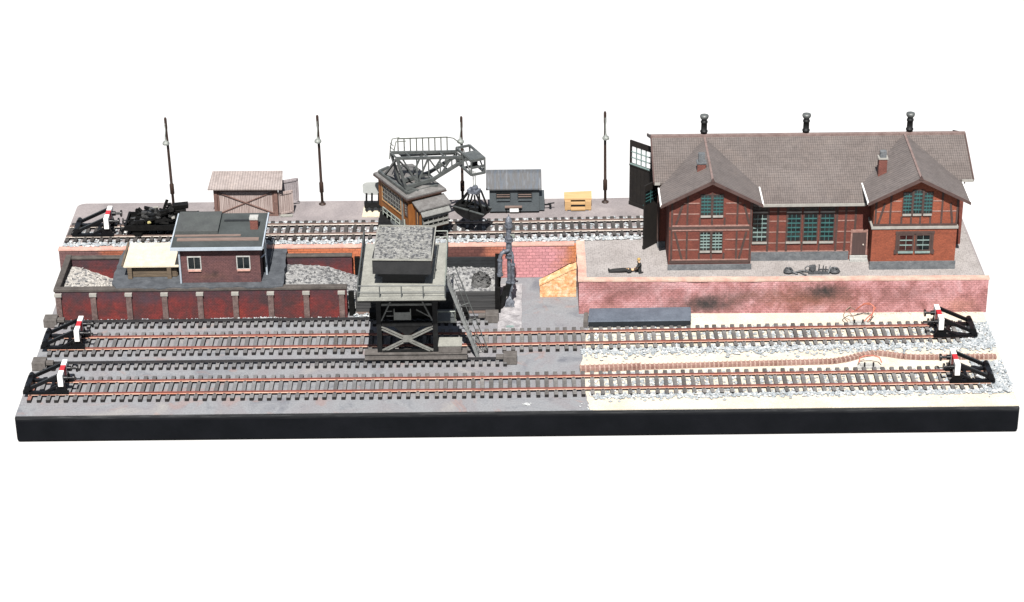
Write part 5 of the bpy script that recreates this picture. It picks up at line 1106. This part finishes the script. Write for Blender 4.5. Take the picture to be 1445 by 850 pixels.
# lying on the back, feet to the left, head to the right; origin at the pelvis on the ground
N = [((0,0,1.7),1.5,1.25,0), ((-2.2,.9,1.6),1.15,1.15,0), ((-5.4,1.1,1.5),.9,.95,0), ((-9.2,1.0,1.1),.65,.7,0), ((-9.9,1.0,2.7),.5,.6,1),
     ((-2.2,-.9,1.6),1.15,1.15,0), ((-5.4,-1.1,1.5),.9,.95,0), ((-9.2,-1.0,1.1),.65,.7,0), ((-9.9,-1.0,2.9),.5,.6,1),
     ((2.6,0,1.9),1.55,1.3,0), ((5.2,0,1.8),1.7,1.2,0), ((6.6,0,1.7),.7,.7,2), ((8.3,0,2.0),1.15,1.25,2),
     ((5.4,2.1,1.6),.75,.75,0), ((3.4,2.9,1.3),.6,.6,0), ((1.4,2.6,1.6),.5,.5,0), ((.5,2.4,1.9),.35,.45,2),
     ((5.4,-2.1,1.6),.75,.75,0), ((3.6,-2.8,1.6),.6,.6,0), ((3.0,-1.4,3.1),.5,.5,0), ((3.3,-.6,3.5),.35,.4,2)]
Ed = [(0,1),(1,2),(2,3),(3,4),(0,5),(5,6),(6,7),(7,8),(0,9),(9,10),(10,11),(11,12),(10,13),(13,14),(14,15),(15,16),(10,17),(17,18),(18,19),(19,20)]
hair = ball((9.1,0,2.1), 1.25, 12, (1,1,.95))
face = MB().box(7.7,8.0,-.12,.12,3.1,3.5)
body('person', 'person in dark clothes lying on the cobbles with feet to the left', N, Ed, [M['clothes'], M['shoes'], M['skin']], [('hair', hair, M['lamp_brown']), ('nose', face, M['skin'])], (74.5,147.2,H+.3))
# kneeling, bent towards the lying one; origin below the pelvis
N = [((0,0,3.6),1.5,1.3,0), ((-.4,-1.1,2.4),1.1,1.1,0), ((-1.4,-1.4,1.0),.85,.85,0), ((.6,-1.4,.8),.7,.7,0), ((2.0,-1.3,.6),.55,.55,1),
     ((-.2,1.1,2.4),1.1,1.1,0), ((-1.3,1.4,1.0),.85,.85,0), ((.8,1.4,.8),.7,.7,0), ((2.2,1.3,.6),.55,.55,1),
     ((-.2,0,5.6),1.55,1.2,0), ((-.5,0,7.6),1.65,1.15,0), ((-.8,0,8.9),.65,.65,2), ((-1.1,0,10.2),1.1,1.15,2),
     ((-.5,-2.0,7.7),.8,.8,0), ((-2.0,-2.3,6.5),.6,.6,0), ((-3.8,-1.7,6.0),.5,.5,0), ((-4.8,-1.4,5.5),.36,.42,2),
     ((-.3,2.0,7.6),.8,.8,0), ((.4,2.6,5.8),.6,.6,0), ((-.8,2.2,4.3),.5,.5,0), ((-1.5,1.9,3.9),.36,.42,2)]
hair = ball((-.85,.1,10.7), 1.28, 12, (1,1,.85), 3)
face = MB().box(-2.45,-2.1,-.12,.12,10.0,10.4).box(-2.2,-2.05,-.5,-.3,10.5,10.7).box(-2.2,-2.05,.3,.5,10.5,10.7)
o = body('person', 'blond person in dark clothes kneeling beside the head of the lying one', N, Ed, [M['clothes'], M['shoes'], M['skin']], [('hair', hair, M['hair']), ('face', face, M['skin'])], (86.4,146.0,H+.3))
o.rotation_euler.z = .45

# ------------------------------------------------------------------ scrap pieces in front of the engine shed
def scrap(name, lab, mb, org): tag(mb.build(name, M['scrap'], org=org), lab, name.replace('_', ' '), 'scrap pieces before the engine shed')
z = H+.3
def coil(cx, cy, r, n, zz):
    return [(cx+r*(1-.10*i/6)*math.cos(i*.7), cy+r*.8*math.sin(i*.7), zz+i*.09) for i in range(n)]
b = MB().tube(coil(189.5,143,3.2,26,z+1.1), .75, 7); b.tube([(192,142,z+2),(194,140.6,z+1),(196,140.2,z+.6)], .6, 6)
scrap('hose_coil', 'left grey coil of hose on the cobbles', b, (189.5,143,z))
b = MB().tube([(192,141,z+.7),(198,143.5,z+1.6),(203,143.2,z+1.2)], .6, 7).tube([(197,143,z+1.2),(200,139.6,z+.6),(201.4,138.4,z+.6)], .6, 7)
scrap('bent_bar', 'forked grey bar between the hose coil and the machine block', b, (197,142,z))
b = MB().box(203,211.5,140.6,143.2,z,z+1.6).obox((204.5,143.4,z+1.6),(4.2,.5,.3),(-.4,2.2,.4),(0,.3,2.6)).tube([(201.5,143,z+1.2),(200.9,143.6,z+3.4),(202.5,144.4,z+4.6),(205,144.6,z+4)], .45, 6).cyl((206,141.6,z+2.2),(206,141.6,z+3.4),1.2)
scrap('machine_block', 'grey machine block in the middle of the scrap', b, (207,143,z))
b = MB().box(209.8,217.5,140.4,142.4,z,z+1.4)
for x in (210.5, 213.4, 215.2): b.cyl((x,143,z),(x+.2,143.2,z+6.5-(x-210)*.3),.45,n=7)
b.bar((210,143,z+2.6),(217,143.3,z+2.2),.8,1)
scrap('pipe_rack', 'small grey rack with upright rods beside the machine block', b, (213,142,z))
b = MB().tube(coil(221.5,142.6,3.4,24,z+1.0), .75, 7).tube([(217,141,z+.8),(218.5,143.4,z+4.6),(219.6,141.6,z+1)], .9, 7)
scrap('hose_coil', 'right grey coil of hose with a peaked bracket on the cobbles', b, (221,142,z))

# ------------------------------------------------------------------ camera, light, world
cam = bpy.data.cameras.new('camera'); co = bpy.data.objects.new('camera', cam); COL.objects.link(co); sc.camera = co
R_ = Vector((0.99994359,-0.00277143,-0.01025331)); U_ = Vector((0.01038301,0.45838636,0.88869238)); F_ = Vector((-0.00223703,0.88874871,-0.45838928))
mw = Matrix((( R_.x, U_.x, -F_.x, 1.001*S), (R_.y, U_.y, -F_.y, -1329.911*S), (R_.z, U_.z, -F_.z, 766.265*S), (0,0,0,1)))
co.matrix_world = mw
cam.sensor_width = 36; cam.sensor_fit = 'HORIZONTAL'; cam.lens = 36*3347.646/1445
cam.clip_start = .05; cam.clip_end = 100
SUN_EL, SUN_AZ = 54, 3                            # azimuth: degrees by which the light drifts to the right while travelling away
el, az = math.radians(SUN_EL), math.radians(SUN_AZ)
d = Vector((math.sin(az)*math.cos(el), math.cos(az)*math.cos(el), -math.sin(el)))
sun = bpy.data.lights.new('sun', 'SUN'); so = bpy.data.objects.new('sun', sun); COL.objects.link(so)
sun.energy = 5.0; sun.angle = math.radians(.5); sun.color = (1, .965, .92); so.rotation_euler = d.to_track_quat('-Z', 'Y').to_euler(); so.location = -d*2
wd = bpy.data.worlds.new('World'); sc.world = wd; wd.use_nodes = True; nt = wd.node_tree
sky = nt.nodes.new('ShaderNodeTexSky'); sky.sky_type = 'NISHITA'; sky.sun_disc = False; sky.sun_elevation = el
sky.sun_rotation = math.atan2(-d.x, -d.y)         # rotation 0 = sun towards +Y
bg = nt.nodes['Background']; bg.inputs['Strength'].default_value = .05
hs = nt.nodes.new('ShaderNodeHueSaturation'); hs.inputs['Saturation'].default_value = .6
nt.links.new(sky.outputs[0], hs.inputs['Color']); nt.links.new(hs.outputs[0], bg.inputs['Color'])
sc.view_settings.view_transform = 'Standard'; sc.view_settings.look = 'None'; sc.view_settings.exposure = 2.0; sc.view_settings.gamma = 1
sc.render.engine = 'CYCLES'; sc.cycles.max_bounces = 6; sc.cycles.use_denoising = True
